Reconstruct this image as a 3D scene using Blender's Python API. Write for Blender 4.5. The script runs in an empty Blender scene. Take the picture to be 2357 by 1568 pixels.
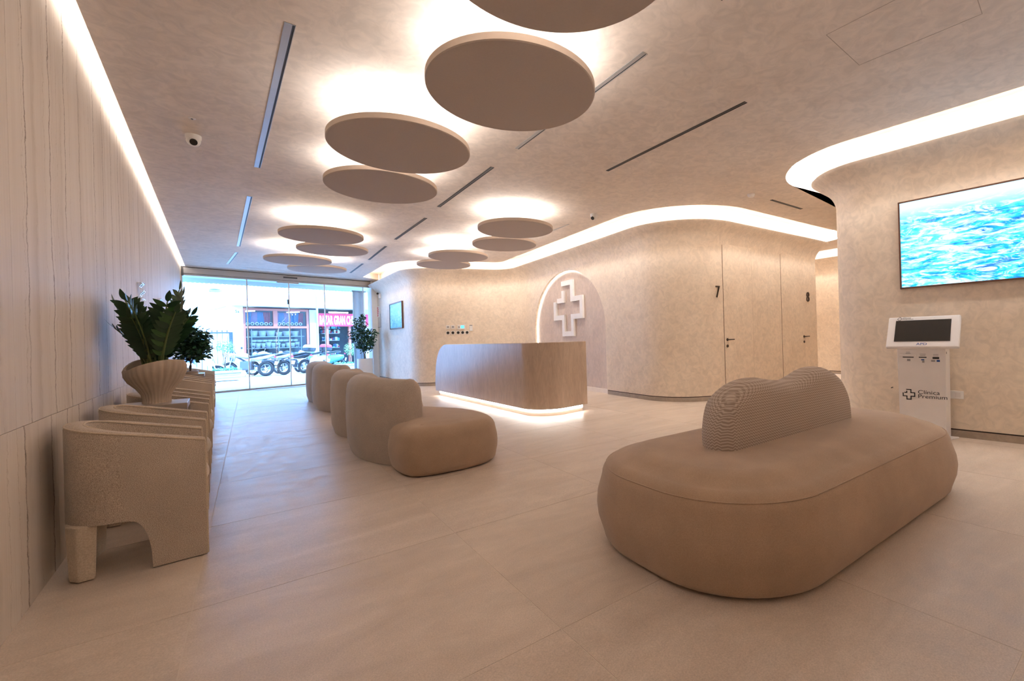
import bpy, bmesh, math, random
from mathutils import Vector, Matrix
from mathutils.geometry import tessellate_polygon
random.seed(7)
S = bpy.context.scene
COL = S.collection
PI = math.pi

# ------------------------------------------------------------------ camera
cam = bpy.data.cameras.new('camera')
cam_ob = bpy.data.objects.new('camera', cam)
COL.objects.link(cam_ob)
ROLL = 0.029
c_, s_ = math.cos(ROLL), math.sin(ROLL)
cam_ob.matrix_world = Matrix(((c_, s_, 0, 0), (0, 0, -1, 0), (-s_, c_, 0, 1.18), (0, 0, 0, 1)))
cam.sensor_width = 36.0
cam.lens = 1034.0 * 36.0 / 2357.0
cam.shift_x = -206.5 / 2357.0
cam.shift_y = -7.5 / 2357.0
cam.clip_start = 0.05
cam.clip_end = 300
S.camera = cam_ob

# ------------------------------------------------------------------ world, sun, exposure
SKY = (0.16, 0.42, 1.0)
world = bpy.data.worlds.new('world')
S.world = world
world.use_nodes = True
wn = world.node_tree.nodes
wn['Background'].inputs[0].default_value = (*SKY, 1)
wn['Background'].inputs[1].default_value = 6.5
sun = bpy.data.lights.new('sun', 'SUN')
sun.energy = 6.0
sun.color = (0.62, 0.83, 1.0)
sun.angle = math.radians(1.0)
sun_ob = bpy.data.objects.new('sun', sun)
COL.objects.link(sun_ob)
sun_ob.location = (-12, 12, 20)
_d = Vector((-0.50, 0.30, -0.95)).normalized()
sun_ob.rotation_euler = _d.to_track_quat('-Z', 'Y').to_euler()
vs = S.view_settings
vs.view_transform = 'Standard'
vs.look = 'None'
vs.exposure = 1.5
vs.gamma = 1.0
vs.use_curve_mapping = False
S.cycles.max_bounces = 8
S.cycles.diffuse_bounces = 6
S.cycles.glossy_bounces = 3
S.cycles.transparent_max_bounces = 10
S.cycles.adaptive_threshold = 0.03
S.cycles.sample_clamp_indirect = 8.0

LED_COL = (1.0, 0.94, 0.885)
LED_COVE = 13.0
LED_EDGE = 11.0
LED_LEFT = 6.5
LED_RING = 8.5
LED_COUNTER = 9.0
LED_ARCH = 9.0

# ------------------------------------------------------------------ materials
MATS = {}
def _new(name):
    m = bpy.data.materials.new(name)
    m.use_nodes = True
    MATS[name] = m
    nt = m.node_tree
    return m, nt, nt.nodes['Principled BSDF']

def plain(name, col, rough=0.5, metal=0.0, noise=0.06, scale=8.0, spec=0.5):
    m, nt, b = _new(name)
    b.inputs['Roughness'].default_value = rough
    b.inputs['Metallic'].default_value = metal
    b.inputs['Specular IOR Level'].default_value = spec
    tc = nt.nodes.new('ShaderNodeTexCoord')
    nz = nt.nodes.new('ShaderNodeTexNoise')
    nz.inputs['Scale'].default_value = scale
    nz.inputs['Detail'].default_value = 4
    mx = nt.nodes.new('ShaderNodeMix'); mx.data_type = 'RGBA'
    mx.inputs[6].default_value = (*[c * (1 - noise) for c in col], 1)
    mx.inputs[7].default_value = (*[min(1, c * (1 + noise)) for c in col], 1)
    nt.links.new(tc.outputs['Object'], nz.inputs['Vector'])
    nt.links.new(nz.outputs['Fac'], mx.inputs[0])
    nt.links.new(mx.outputs[2], b.inputs['Base Color'])
    return m

def emis(name, col, strength):
    m = bpy.data.materials.new(name); m.use_nodes = True
    nt = m.node_tree; nt.nodes.clear()
    e = nt.nodes.new('ShaderNodeEmission'); o = nt.nodes.new('ShaderNodeOutputMaterial')
    e.inputs[0].default_value = (*col, 1); e.inputs[1].default_value = strength
    nt.links.new(e.outputs[0], o.inputs[0])
    MATS[name] = m
    return m

def N(nt, t, **kw):
    n = nt.nodes.new(t)
    for k, v in kw.items(): setattr(n, k, v)
    return n

def mapping(nt, scale, coord='Object', rot=(0, 0, 0)):
    tc = N(nt, 'ShaderNodeTexCoord'); mp = N(nt, 'ShaderNodeMapping')
    mp.inputs['Scale'].default_value = scale
    mp.inputs['Rotation'].default_value = rot
    nt.links.new(tc.outputs[coord], mp.inputs['Vector'])
    return mp

def noise(nt, vec, scale, detail=4, rough=0.55, dist=0.0):
    n = N(nt, 'ShaderNodeTexNoise')
    n.inputs['Scale'].default_value = scale; n.inputs['Detail'].default_value = detail
    n.inputs['Roughness'].default_value = rough; n.inputs['Distortion'].default_value = dist
    nt.links.new(vec, n.inputs['Vector'])
    return n

def ramp(nt, fac, stops):
    r = N(nt, 'ShaderNodeValToRGB')
    els = r.color_ramp.elements
    while len(els) < len(stops): els.new(0.5)
    for e, (p, c) in zip(els, stops):
        e.position = p; e.color = (*c, 1) if len(c) == 3 else c
    nt.links.new(fac, r.inputs['Fac'])
    return r

def mixc(nt, fac, a, b, mode='MIX'):
    m = N(nt, 'ShaderNodeMix', data_type='RGBA', blend_type=mode)
    for sock, v in ((m.inputs[0], fac), (m.inputs[6], a), (m.inputs[7], b)):
        if hasattr(v, 'is_linked'): nt.links.new(v, sock)
        elif isinstance(v, (int, float)): sock.default_value = v
        else: sock.default_value = (*v, 1)
    return m.outputs[2]

def bump(nt, b, h, strength, dist=0.002):
    bp = N(nt, 'ShaderNodeBump')
    bp.inputs['Strength'].default_value = strength; bp.inputs['Distance'].default_value = dist
    nt.links.new(h, bp.inputs['Height']); nt.links.new(bp.outputs[0], b.inputs['Normal'])

def plaster(name, c1, c2, rough=0.62, stretch=(1, 1, 1), sc=2.2):
    m, nt, b = _new(name)
    b.inputs['Roughness'].default_value = rough
    b.inputs['Specular IOR Level'].default_value = 0.35
    mp = mapping(nt, stretch)
    n1 = noise(nt, mp.outputs[0], sc, 6, 0.6, 0.6)
    n2 = noise(nt, mp.outputs[0], sc * 5, 5, 0.6, 1.2)
    r = ramp(nt, n1.outputs['Fac'], [(0.30, c1), (0.70, c2)])
    r2 = ramp(nt, n2.outputs['Fac'], [(0.38, (0.88, 0.88, 0.88)), (0.62, (1.06, 1.05, 1.04))])
    col = mixc(nt, 0.8, r.outputs[0], r2.outputs[0], 'MULTIPLY')
    nt.links.new(col, b.inputs['Base Color'])
    bump(nt, b, n2.outputs['Fac'], 0.12, 0.004)
    return m

def fabric(name, c1, c2, sc=260, bstr=0.5, rough=0.95):
    m, nt, b = _new(name)
    b.inputs['Roughness'].default_value = rough
    b.inputs['Specular IOR Level'].default_value = 0.15
    b.inputs['Sheen Weight'].default_value = 0.25
    mp = mapping(nt, (1, 1, 1))
    n1 = noise(nt, mp.outputs[0], sc, 2, 0.6)
    n2 = noise(nt, mp.outputs[0], 5, 3, 0.5)
    r = ramp(nt, n1.outputs['Fac'], [(0.35, c1), (0.65, c2)])
    r2 = ramp(nt, n2.outputs['Fac'], [(0.3, (0.92, 0.92, 0.92)), (0.7, (1.05, 1.05, 1.05))])
    nt.links.new(mixc(nt, 1.0, r.outputs[0], r2.outputs[0], 'MULTIPLY'), b.inputs['Base Color'])
    bump(nt, b, n1.outputs['Fac'], bstr, 0.002)
    return m

plaster('ceiling_plaster', (0.70, 0.62, 0.555), (0.77, 0.695, 0.63), 0.7, (1, 1, 1), 1.6)
plaster('wall_plaster', (0.71, 0.60, 0.485), (0.79, 0.685, 0.565), 0.6, (1, 1, 1), 2.0)
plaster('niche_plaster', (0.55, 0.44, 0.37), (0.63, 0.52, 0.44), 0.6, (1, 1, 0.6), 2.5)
plaster('counter_plaster', (0.46, 0.35, 0.27), (0.57, 0.445, 0.35), 0.28, (2, 2, 0.45), 2.2)
plaster('plinth', (0.40, 0.33, 0.27), (0.46, 0.38, 0.31), 0.5)
plain('recess_white', (0.78, 0.70, 0.62), 0.8)
plain('dark_gap', (0.045, 0.03, 0.02), 0.8)
plain('door_gap', (0.17, 0.11, 0.07), 0.8)
plain('hairline', (0.40, 0.34, 0.29), 0.8)
plain('grout', (0.66, 0.57, 0.48), 0.9)
plain('white_gloss', (0.72, 0.68, 0.66), 0.35)
plain('white_matt', (0.80, 0.78, 0.76), 0.55)
plain('black_matt', (0.012, 0.010, 0.009), 0.45)
plain('dark_brown', (0.035, 0.020, 0.012), 0.4)
plain('chrome', (0.75, 0.75, 0.76), 0.08, 1.0, 0.0)
plain('aluminium', (0.48, 0.47, 0.46), 0.4, 0.35)
plain('steel_dark', (0.10, 0.10, 0.105), 0.4, 0.5)
plain('slot_metal', (0.42, 0.42, 0.43), 0.35, 0.3)
plain('slot_dark', (0.025, 0.022, 0.020), 0.6)
plain('wood_frame', (0.13, 0.055, 0.030), 0.45)
plain('disc_fabric', (0.50, 0.43, 0.38), 0.9, 0, 0.05, 60)
plain('disc_edge', (0.66, 0.55, 0.46), 0.8, 0, 0.04, 40)
plain('stone_table', (0.40, 0.33, 0.275), 0.35, 0, 0.12, 6)
fabric('boucle', (0.31, 0.24, 0.185), (0.66, 0.555, 0.45), 330, 0.6)
fabric('boucle_trim', (0.52, 0.42, 0.31), (0.64, 0.53, 0.405), 140, 0.4)
fabric('tan_fabric', (0.38, 0.26, 0.175), (0.47, 0.33, 0.225), 320, 0.35)
plain('soil', (0.03, 0.02, 0.015), 0.95)
plain('planter_clay', (0.50, 0.40, 0.31), 0.7, 0, 0.16, 14)
plain('leaf_dark', (0.020, 0.060, 0.022), 0.35, 0, 0.35, 9)
plain('leaf_mid', (0.045, 0.12, 0.03), 0.35, 0, 0.3, 9)
plain('stem_green', (0.12, 0.16, 0.05), 0.5)
plain('bark', (0.10, 0.07, 0.045), 0.8)
plain('ficus_leaf', (0.02, 0.075, 0.03), 0.4, 0, 0.3, 6)
plain('olive_leaf', (0.22, 0.36, 0.16), 0.5, 0, 0.3, 6)
plain('printed_black', (0.015, 0.015, 0.018), 0.5)
plain('printed_grey', (0.28, 0.27, 0.27), 0.6)
plain('printed_blue', (0.02, 0.08, 0.30), 0.5)
plain('screen_off', (0.030, 0.026, 0.022), 0.25)
# exterior
plain('facade_white', (0.80, 0.79, 0.77), 0.85, 0, 0.03, 2)
plain('facade_cream', (0.66, 0.66, 0.66), 0.85, 0, 0.04, 2)
plain('marble_grey', (0.42, 0.40, 0.42), 0.6, 0, 0.18, 5)
plain('street', (0.50, 0.50, 0.49), 0.9, 0, 0.08, 1.2)
plain('kerb', (0.40, 0.40, 0.40), 0.9, 0, 0.1, 2)
plain('asphalt_dark', (0.10, 0.10, 0.10), 0.9)
plain('shop_frame', (0.36, 0.10, 0.06), 0.5)
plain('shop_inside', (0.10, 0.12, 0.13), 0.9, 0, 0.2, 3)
plain('shelf_grey', (0.45, 0.45, 0.45), 0.5)
plain('basket', (0.62, 0.57, 0.52), 0.8, 0, 0.2, 18)
plain('cloth_blue', (0.07, 0.16, 0.28), 0.9, 0, 0.3, 20)
plain('cloth_red', (0.40, 0.06, 0.08), 0.9, 0, 0.3, 20)
plain('cloth_mauve', (0.30, 0.16, 0.22), 0.9, 0, 0.3, 20)
plain('sign_red', (0.62, 0.02, 0.05), 0.6)
plain('sign_white', (0.88, 0.86, 0.84), 0.7)
plain('sign_yellow', (0.80, 0.72, 0.40), 0.6)
plain('iron', (0.03, 0.05, 0.07), 0.5)
plain('pole_metal', (0.30, 0.42, 0.48), 0.5)
plain('tyre', (0.015, 0.016, 0.018), 0.85)
plain('bike_black', (0.02, 0.025, 0.03), 0.3)
plain('bike_silver', (0.45, 0.46, 0.48), 0.3, 0.4)
plain('bike_white', (0.78, 0.78, 0.78), 0.3)
plain('bike_teal', (0.10, 0.38, 0.36), 0.35)
plain('bike_green', (0.15, 0.55, 0.30), 0.35)
plain('bike_red', (0.55, 0.03, 0.05), 0.4)
plain('glass_dark', (0.06, 0.09, 0.11), 0.1)
plain('planter_wood', (0.30, 0.27, 0.25), 0.8, 0, 0.15, 5)
plain('awning_cloth', (0.62, 0.64, 0.64), 0.85, 0, 0.04, 3)
plain('curtain', (0.66, 0.67, 0.68), 0.8)
emis('led_cove', LED_COL, LED_COVE)
emis('led_edge', LED_COL, LED_EDGE)
emis('led_left', LED_COL, LED_LEFT)
emis('led_ring', LED_COL, LED_RING)
emis('led_counter', LED_COL, LED_COUNTER)
emis('led_arch', LED_COL, LED_ARCH)
emis('shop_tube', (0.8, 0.95, 1.0), 6.0)
emis('shop_bulb', (0.9, 0.97, 1.0), 8.0)

def make_tile_mat():
    m, nt, b = _new('floor_tile')
    b.inputs['Specular IOR Level'].default_value = 0.42
    tc = N(nt, 'ShaderNodeTexCoord'); oi = N(nt, 'ShaderNodeObjectInfo')
    ad = N(nt, 'ShaderNodeVectorMath', operation='MULTIPLY_ADD')
    cmb = N(nt, 'ShaderNodeCombineXYZ')
    for i in range(3): nt.links.new(oi.outputs['Random'], cmb.inputs[i])
    ad.inputs[1].default_value = (53, 91, 17)
    nt.links.new(cmb.outputs[0], ad.inputs[0]); nt.links.new(tc.outputs['Object'], ad.inputs[2])
    mp = N(nt, 'ShaderNodeMapping'); mp.inputs['Scale'].default_value = (0.9, 2.8, 1)
    nt.links.new(ad.outputs[0], mp.inputs['Vector'])
    n1 = noise(nt, mp.outputs[0], 1.5, 8, 0.62, 0.9)
    n2 = noise(nt, ad.outputs[0], 170, 3, 0.7)
    n3 = noise(nt, ad.outputs[0], 9, 5, 0.6, 0.4)
    r = ramp(nt, n1.outputs['Fac'], [(0.28, (0.56, 0.455, 0.37)), (0.72, (0.68, 0.57, 0.475))])
    r2 = ramp(nt, n2.outputs['Fac'], [(0.30, (0.82, 0.81, 0.80)), (0.70, (1.12, 1.12, 1.12))])
    r3 = ramp(nt, n3.outputs['Fac'], [(0.3, (0.94, 0.94, 0.94)), (0.7, (1.04, 1.04, 1.04))])
    c = mixc(nt, 1.0, r.outputs[0], r2.outputs[0], 'MULTIPLY')
    c = mixc(nt, 1.0, c, r3.outputs[0], 'MULTIPLY')
    nt.links.new(c, b.inputs['Base Color'])
    rr = ramp(nt, n3.outputs['Fac'], [(0.3, (0.34,) * 3), (0.7, (0.48,) * 3)])
    nt.links.new(rr.outputs[0], b.inputs['Roughness'])
    bump(nt, b, n2.outputs['Fac'], 0.18, 0.001)
make_tile_mat()

def make_stone_mat():
    m, nt, b = _new('vein_stone')
    b.inputs['Roughness'].default_value = 0.55
    b.inputs['Specular IOR Level'].default_value = 0.3
    oi = N(nt, 'ShaderNodeObjectInfo')
    tc = N(nt, 'ShaderNodeTexCoord')
    cmb = N(nt, 'ShaderNodeCombineXYZ'); nt.links.new(oi.outputs['Random'], cmb.inputs[0])
    ad = N(nt, 'ShaderNodeVectorMath', operation='MULTIPLY_ADD'); ad.inputs[1].default_value = (37, 0, 0)
    nt.links.new(cmb.outputs[0], ad.inputs[0]); nt.links.new(tc.outputs['Object'], ad.inputs[2])
    def st(sx, sz):
        mp = N(nt, 'ShaderNodeMapping'); mp.inputs['Scale'].default_value = (sx, 1, sz)
        nt.links.new(ad.outputs[0], mp.inputs['Vector']); return mp.outputs[0]
    base = noise(nt, st(5, 0.2), 1.0, 6, 0.6)
    rb = ramp(nt, base.outputs['Fac'], [(0.25, (0.62, 0.545, 0.475)), (0.5, (0.70, 0.63, 0.56)), (0.78, (0.77, 0.715, 0.655))])
    col = rb.outputs[0]
    grain = noise(nt, st(90, 1.5), 1.0, 3, 0.6)
    rg = ramp(nt, grain.outputs['Fac'], [(0.3, (0.95, 0.94, 0.93)), (0.7, (1.03, 1.03, 1.03))])
    col = mixc(nt, 1.0, col, rg.outputs[0], 'MULTIPLY')
    brk = noise(nt, st(6.0, 1.1), 1.0, 5, 0.7)
    rk = ramp(nt, brk.outputs['Fac'], [(0.34, (0.1,) * 3), (0.52, (1, 1, 1))])
    sx_ = N(nt, 'ShaderNodeSeparateXYZ'); nt.links.new(ad.outputs[0], sx_.inputs[0])
    wob = noise(nt, st(1.2, 1.6), 1.0, 8, 0.7)
    for dens, hw, amp, c, strg in ((2.7, 0.026, 0.22, (0.20, 0.145, 0.10), 0.95), (6.0, 0.03, 0.30, (0.42, 0.34, 0.26), 0.5), (1.7, 0.09, 0.30, (0.55, 0.47, 0.39), 0.45)):
        m1 = N(nt, 'ShaderNodeMath', operation='MULTIPLY_ADD'); m1.inputs[1].default_value = amp
        nt.links.new(wob.outputs['Fac'], m1.inputs[0]); nt.links.new(sx_.outputs['X'], m1.inputs[2])
        m2 = N(nt, 'ShaderNodeMath', operation='MULTIPLY'); m2.inputs[1].default_value = dens
        nt.links.new(m1.outputs[0], m2.inputs[0])
        vo = N(nt, 'ShaderNodeTexVoronoi', voronoi_dimensions='1D', feature='DISTANCE_TO_EDGE'); vo.inputs['Scale'].default_value = 1.0
        nt.links.new(m2.outputs[0], vo.inputs['W'])
        rr = ramp(nt, vo.outputs['Distance'], [(hw * 0.25, (strg,) * 3), (hw, (0, 0, 0))])
        f = mixc(nt, 1.0, rr.outputs[0], rk.outputs[0], 'MULTIPLY')
        col = mixc(nt, f, col, c)
    nt.links.new(col, b.inputs['Base Color'])
    bump(nt, b, base.outputs['Fac'], 0.15, 0.004)
make_stone_mat()

def make_chevron():
    m, nt, b = _new('chevron_fabric')
    b.inputs['Roughness'].default_value = 0.95
    b.inputs['Specular IOR Level'].default_value = 0.15
    tc = N(nt, 'ShaderNodeTexCoord'); sp = N(nt, 'ShaderNodeSeparateXYZ')
    nt.links.new(tc.outputs['Object'], sp.inputs[0])
    pp = N(nt, 'ShaderNodeMath', operation='PINGPONG'); pp.inputs[1].default_value = 0.012
    sm_ = N(nt, 'ShaderNodeMath', operation='ADD'); nt.links.new(sp.outputs['X'], sm_.inputs[0]); nt.links.new(sp.outputs['Y'], sm_.inputs[1]); nt.links.new(sm_.outputs[0], pp.inputs[0])
    zz = N(nt, 'ShaderNodeMath', operation='MULTIPLY_ADD'); zz.inputs[1].default_value = 0.9
    nt.links.new(pp.outputs[0], zz.inputs[0]); nt.links.new(sp.outputs['Z'], zz.inputs[2])
    w = N(nt, 'ShaderNodeMath', operation='PINGPONG'); w.inputs[1].default_value = 0.0085
    nt.links.new(zz.outputs[0], w.inputs[0])
    k = N(nt, 'ShaderNodeMath', operation='MULTIPLY'); k.inputs[1].default_value = 1 / 0.0085
    nt.links.new(w.outputs[0], k.inputs[0])
    r = ramp(nt, k.outputs[0], [(0.30, (0.36, 0.28, 0.225)), (0.70, (0.58, 0.485, 0.41))])
    nt.links.new(r.outputs[0], b.inputs['Base Color'])
    bump(nt, b, k.outputs[0], 0.4, 0.002)
make_chevron()
fabric('sofa_back_fabric', (0.40, 0.325, 0.265), (0.52, 0.435, 0.365), 200, 0.4)

def make_glass():
    m = bpy.data.materials.new('clear_glass'); m.use_nodes = True
    nt = m.node_tree; nt.nodes.clear()
    o = N(nt, 'ShaderNodeOutputMaterial'); tr = N(nt, 'ShaderNodeBsdfTransparent'); gl = N(nt, 'ShaderNodeBsdfGlossy')
    tr.inputs[0].default_value = (0.93, 0.96, 0.97, 1); gl.inputs['Roughness'].default_value = 0.02
    fr = N(nt, 'ShaderNodeFresnel'); fr.inputs[0].default_value = 1.35
    mx = N(nt, 'ShaderNodeMixShader')
    nt.links.new(fr.outputs[0], mx.inputs[0]); nt.links.new(tr.outputs[0], mx.inputs[1]); nt.links.new(gl.outputs[0], mx.inputs[2])
    nt.links.new(mx.outputs[0], o.inputs[0])
    MATS['clear_glass'] = m
make_glass()

def make_seascreen():
    m, nt, b = _new('sea_screen')
    b.inputs['Base Color'].default_value = (0.01, 0.01, 0.01, 1)
    b.inputs['Roughness'].default_value = 0.3
    mp = mapping(nt, (1.0, 1, 3.6), rot=(0, -0.10, 0))
    w = noise(nt, mp.outputs[0], 1.9, 9, 0.62, 1.3)
    f = noise(nt, mp.outputs[0], 3.3, 9, 0.68, 2.0)
    r1 = ramp(nt, w.outputs['Fac'], [(0.33, (0.0, 0.09, 0.36)), (0.42, (0.0, 0.24, 0.60)), (0.50, (0.01, 0.42, 0.78)), (0.58, (0.10, 0.62, 0.90)), (0.70, (0.50, 0.80, 0.97))])
    r2 = ramp(nt, f.outputs['Fac'], [(0.47, (0.0, 0.0, 0.0)), (0.60, (1.0, 1.0, 1.0))])
    c = mixc(nt, r2.outputs[0], r1.outputs[0], (0.58, 0.82, 0.97))
    f3 = noise(nt, mapping(nt, (1.0, 1, 5.5)).outputs[0], 4.2, 9, 0.7, 1.6)
    r3 = ramp(nt, f3.outputs['Fac'], [(0.40, (0.0, 0.16, 0.48)), (0.50, (1.0, 1.0, 1.0))])
    c = mixc(nt, 0.75, c, r3.outputs[0], 'MULTIPLY')
    tc = N(nt, 'ShaderNodeTexCoord'); sp = N(nt, 'ShaderNodeSeparateXYZ'); nt.links.new(tc.outputs['Object'], sp.inputs[0])
    mr = N(nt, 'ShaderNodeMapRange'); mr.inputs[1].default_value = 0.74; mr.inputs[2].default_value = 0.90
    nt.links.new(sp.outputs['Z'], mr.inputs[0])
    c = mixc(nt, mr.outputs[0], c, (0.36, 0.66, 0.92))
    nt.links.new(c, b.inputs['Emission Color'])
    b.inputs['Emission Strength'].default_value = 0.95
make_seascreen()
def make_picture():
    m, nt, b = _new('blue_picture')
    b.inputs['Roughness'].default_value = 0.25
    n1 = noise(nt, mapping(nt, (1.5, 1, 2.5)).outputs[0], 3, 6, 0.6, 1.5)
    r = ramp(nt, n1.outputs['Fac'], [(0.3, (0.03, 0.16, 0.30)), (0.55, (0.10, 0.32, 0.50)), (0.75, (0.30, 0.50, 0.62))])
    nt.links.new(r.outputs[0], b.inputs['Base Color'])
    nt.links.new(r.outputs[0], b.inputs['Emission Color'])
    b.inputs['Emission Strength'].default_value = 0.35
make_picture()
emis('small_blue_screen', (0.10, 0.50, 0.95), 1.0)

# ------------------------------------------------------------------ mesh helpers
class MB:
    def __init__(s): s.v = []; s.f = []
    def add(s, v, f):
        o = len(s.v); s.v += [tuple(p) for p in v]; s.f += [tuple(i + o for i in q) for q in f]; return s
    def box(s, c, d, rz=0.0, taper=1.0, M=None):
        x, y, z = (k / 2 for k in d); vs_ = []
        for k in (-1, 1):
            t = taper if k > 0 else 1.0
            for a, b in ((-1, -1), (1, -1), (1, 1), (-1, 1)): vs_.append(Vector((a * x * t, b * y * t, k * z)))
        if M is not None: vs_ = [M @ v for v in vs_]
        if rz:
            R_ = Matrix.Rotation(rz, 3, 'Z'); vs_ = [R_ @ v for v in vs_]
        vs_ = [v + Vector(c) for v in vs_]
        return s.add(vs_, [(3, 2, 1, 0), (4, 5, 6, 7), (0, 1, 5, 4), (1, 2, 6, 5), (2, 3, 7, 6), (3, 0, 4, 7)])
    def prism(s, poly, z0, z1):
        n = len(poly)
        v = [(p[0], p[1], z0) for p in poly] + [(p[0], p[1], z1) for p in poly]
        tri = tessellate_polygon([[Vector((p[0], p[1], 0)) for p in poly]])
        f = [tuple(reversed(t)) for t in tri] + [tuple(i + n for i in t) for t in tri]
        area = sum(poly[i][0] * poly[(i + 1) % n][1] - poly[(i + 1) % n][0] * poly[i][1] for i in range(n))
        for i in range(n):
            j = (i + 1) % n
            f.append((i, j, n + j, n + i) if area > 0 else (j, i, n + i, n + j))
        return s.add(v, f)
    def prism_xz(s, poly, y0, y1):
        m = MB().prism(poly, 0, 1)
        vs_ = [(p[0], y0 + (y1 - y0) * p[2], p[1]) for p in m.v]
        return s.add(vs_, [tuple(reversed(f)) for f in m.f])
    def lathe(s, prof, seg=24, c=(0, 0, 0), capb=True, capt=True):
        v = []; f = []; n = len(prof)
        for r, z in prof:
            for k in range(seg):
                a = 2 * PI * k / seg; v.append((c[0] + r * math.cos(a), c[1] + r * math.sin(a), c[2] + z))
        for i in range(n - 1):
            for k in range(seg):
                k2 = (k + 1) % seg; f.append((i * seg + k, i * seg + k2, (i + 1) * seg + k2, (i + 1) * seg + k))
        if capb: f.append(tuple(reversed(range(seg))))
        if capt: f.append(tuple(range((n - 1) * seg, n * seg)))
        return s.add(v, f)
    def tube(s, pts, r, seg=8, closed=False):
        pts = [Vector(p) for p in pts]; n = len(pts); v = []; f = []
        rr = r if isinstance(r, (list, tuple)) else [r] * n
        up = Vector((0, 0, 1)); prev = None
        for i, p in enumerate(pts):
            if closed: t = pts[(i + 1) % n] - pts[i - 1]
            else: t = pts[min(i + 1, n - 1)] - pts[max(i - 1, 0)]
            t = t.normalized() if t.length > 1e-9 else Vector((0, 0, 1))
            if prev is None:
                a = t.cross(up)
                if a.length < 1e-3: a = t.cross(Vector((1, 0, 0)))
            else: a = prev - t * prev.dot(t)
            a.normalize(); prev = a; b = t.cross(a)
            for k in range(seg):
                th = 2 * PI * k / seg; v.append(p + (a * math.cos(th) + b * math.sin(th)) * rr[i])
        m = n if closed else n - 1
        for i in range(m):
            j = (i + 1) % n
            for k in range(seg):
                k2 = (k + 1) % seg; f.append((i * seg + k, i * seg + k2, j * seg + k2, j * seg + k))
        if not closed: f.append(tuple(reversed(range(seg)))); f.append(tuple(range((n - 1) * seg, n * seg)))
        return s.add(v, f)
    def torus(s, c, axis, R_, r, seg=28, sub=10, squash=1.0):
        A = Vector(axis).normalized(); q = Vector((0, 0, 1)).rotation_difference(A); v = []; f = []
        for i in range(seg):
            a = 2 * PI * i / seg
            for k in range(sub):
                b = 2 * PI * k / sub
                p = Vector(((R_ + r * math.cos(b)) * math.cos(a), (R_ + r * math.cos(b)) * math.sin(a), r * squash * math.sin(b)))
                v.append(Vector(c) + q @ p)
        for i in range(seg):
            for k in range(sub):
                i2 = (i + 1) % seg; k2 = (k + 1) % sub; f.append((i * sub + k, i2 * sub + k, i2 * sub + k2, i * sub + k2))
        return s.add(v, f)
    def disc(s, c, axis, r, h, seg=24):
        m = MB().lathe([(r, -h / 2), (r, h / 2)], seg); q = Vector((0, 0, 1)).rotation_difference(Vector(axis).normalized())
        return s.add([Vector(c) + q @ Vector(p) for p in m.v], m.f)
    def loft(s, rings, capb=True, capt=True):
        n = len(rings[0]); v = []; f = []
        for r in rings: v += [tuple(p) for p in r]
        for i in range(len(rings) - 1):
            for k in range(n):
                k2 = (k + 1) % n; f.append((i * n + k, i * n + k2, (i + 1) * n + k2, (i + 1) * n + k))
        s.add(v, f)
        o = len(s.v) - len(v)
        def cap(ring, base, flip):
            tri = tessellate_polygon([[Vector(p) for p in ring]])
            s.f += [tuple((base + i for i in (reversed(t) if flip else t))) for t in tri]
        if capb: cap(rings[0], o, True)
        if capt: cap(rings[-1], o + (len(rings) - 1) * n, False)
        return s
    def ell(s, c, r, seg=16, ring=10, M=None):
        v = []; f = []
        for i in range(ring + 1):
            ph = -PI / 2 + PI * i / ring
            for k in range(seg):
                th = 2 * PI * k / seg
                p = Vector((r[0] * math.cos(ph) * math.cos(th), r[1] * math.cos(ph) * math.sin(th), r[2] * math.sin(ph)))
                if M is not None: p = M @ p
                v.append(Vector(c) + p)
        for i in range(ring):
            for k in range(seg):
                k2 = (k + 1) % seg; f.append((i * seg + k, i * seg + k2, (i + 1) * seg + k2, (i + 1) * seg + k))
        return s.add(v, f)
    def xf(s, M):
        s.v = [tuple(M @ Vector(p)) for p in s.v]; return s
    def mesh(s, name):
        me = bpy.data.meshes.new(name); me.from_pydata(s.v, [], s.f); me.update(); return me
    def build(s, name, mat, parent=None, smooth=True, ang=35, loc=None, rot=None, bevel=0.0, fixn=True):
        me = s.mesh(name)
        if fixn:
            bm = bmesh.new(); bm.from_mesh(me)
            bmesh.ops.remove_doubles(bm, verts=bm.verts, dist=1e-6)
            bmesh.ops.recalc_face_normals(bm, faces=bm.faces); bm.to_mesh(me); bm.free()
        if smooth:
            me.polygons.foreach_set('use_smooth', [True] * len(me.polygons))
            me.set_sharp_from_angle(angle=math.radians(ang))
        me.materials.append(MATS[mat])
        return link(name, me, parent, loc, rot, bevel)

def link(name, me, parent=None, loc=None, rot=None, bevel=0.0):
    o = bpy.data.objects.new(name, me); COL.objects.link(o)
    if parent is not None: o.parent = parent
    if loc is not None: o.location = loc
    if rot is not None: o.rotation_euler = rot
    if bevel:
        b = o.modifiers.new('bevel', 'BEVEL'); b.width = bevel; b.segments = 2; b.limit_method = 'ANGLE'; b.angle_limit = math.radians(40)
    return o

def tag(o, label=None, cat=None, group=None, kind=None):
    if label: o['label'] = label
    if cat: o['category'] = cat
    if group: o['group'] = group
    if kind: o['kind'] = kind
    return o

def thing(name, label, cat, loc=(0, 0, 0), rz=0.0, group=None, kind=None):
    o = bpy.data.objects.new(name, None); COL.objects.link(o); o.empty_display_size = 0.1
    o.location = loc; o.rotation_euler = (0, 0, rz)
    return tag(o, label, cat, group, kind)

def copy_tree(o, parent=None):
    c = o.copy(); COL.objects.link(c); c.parent = parent
    for ch in list(o.children): copy_tree(ch, c)
    return c

def ydir(dx, dy): return math.atan2(dy, dx) - PI / 2

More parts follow.
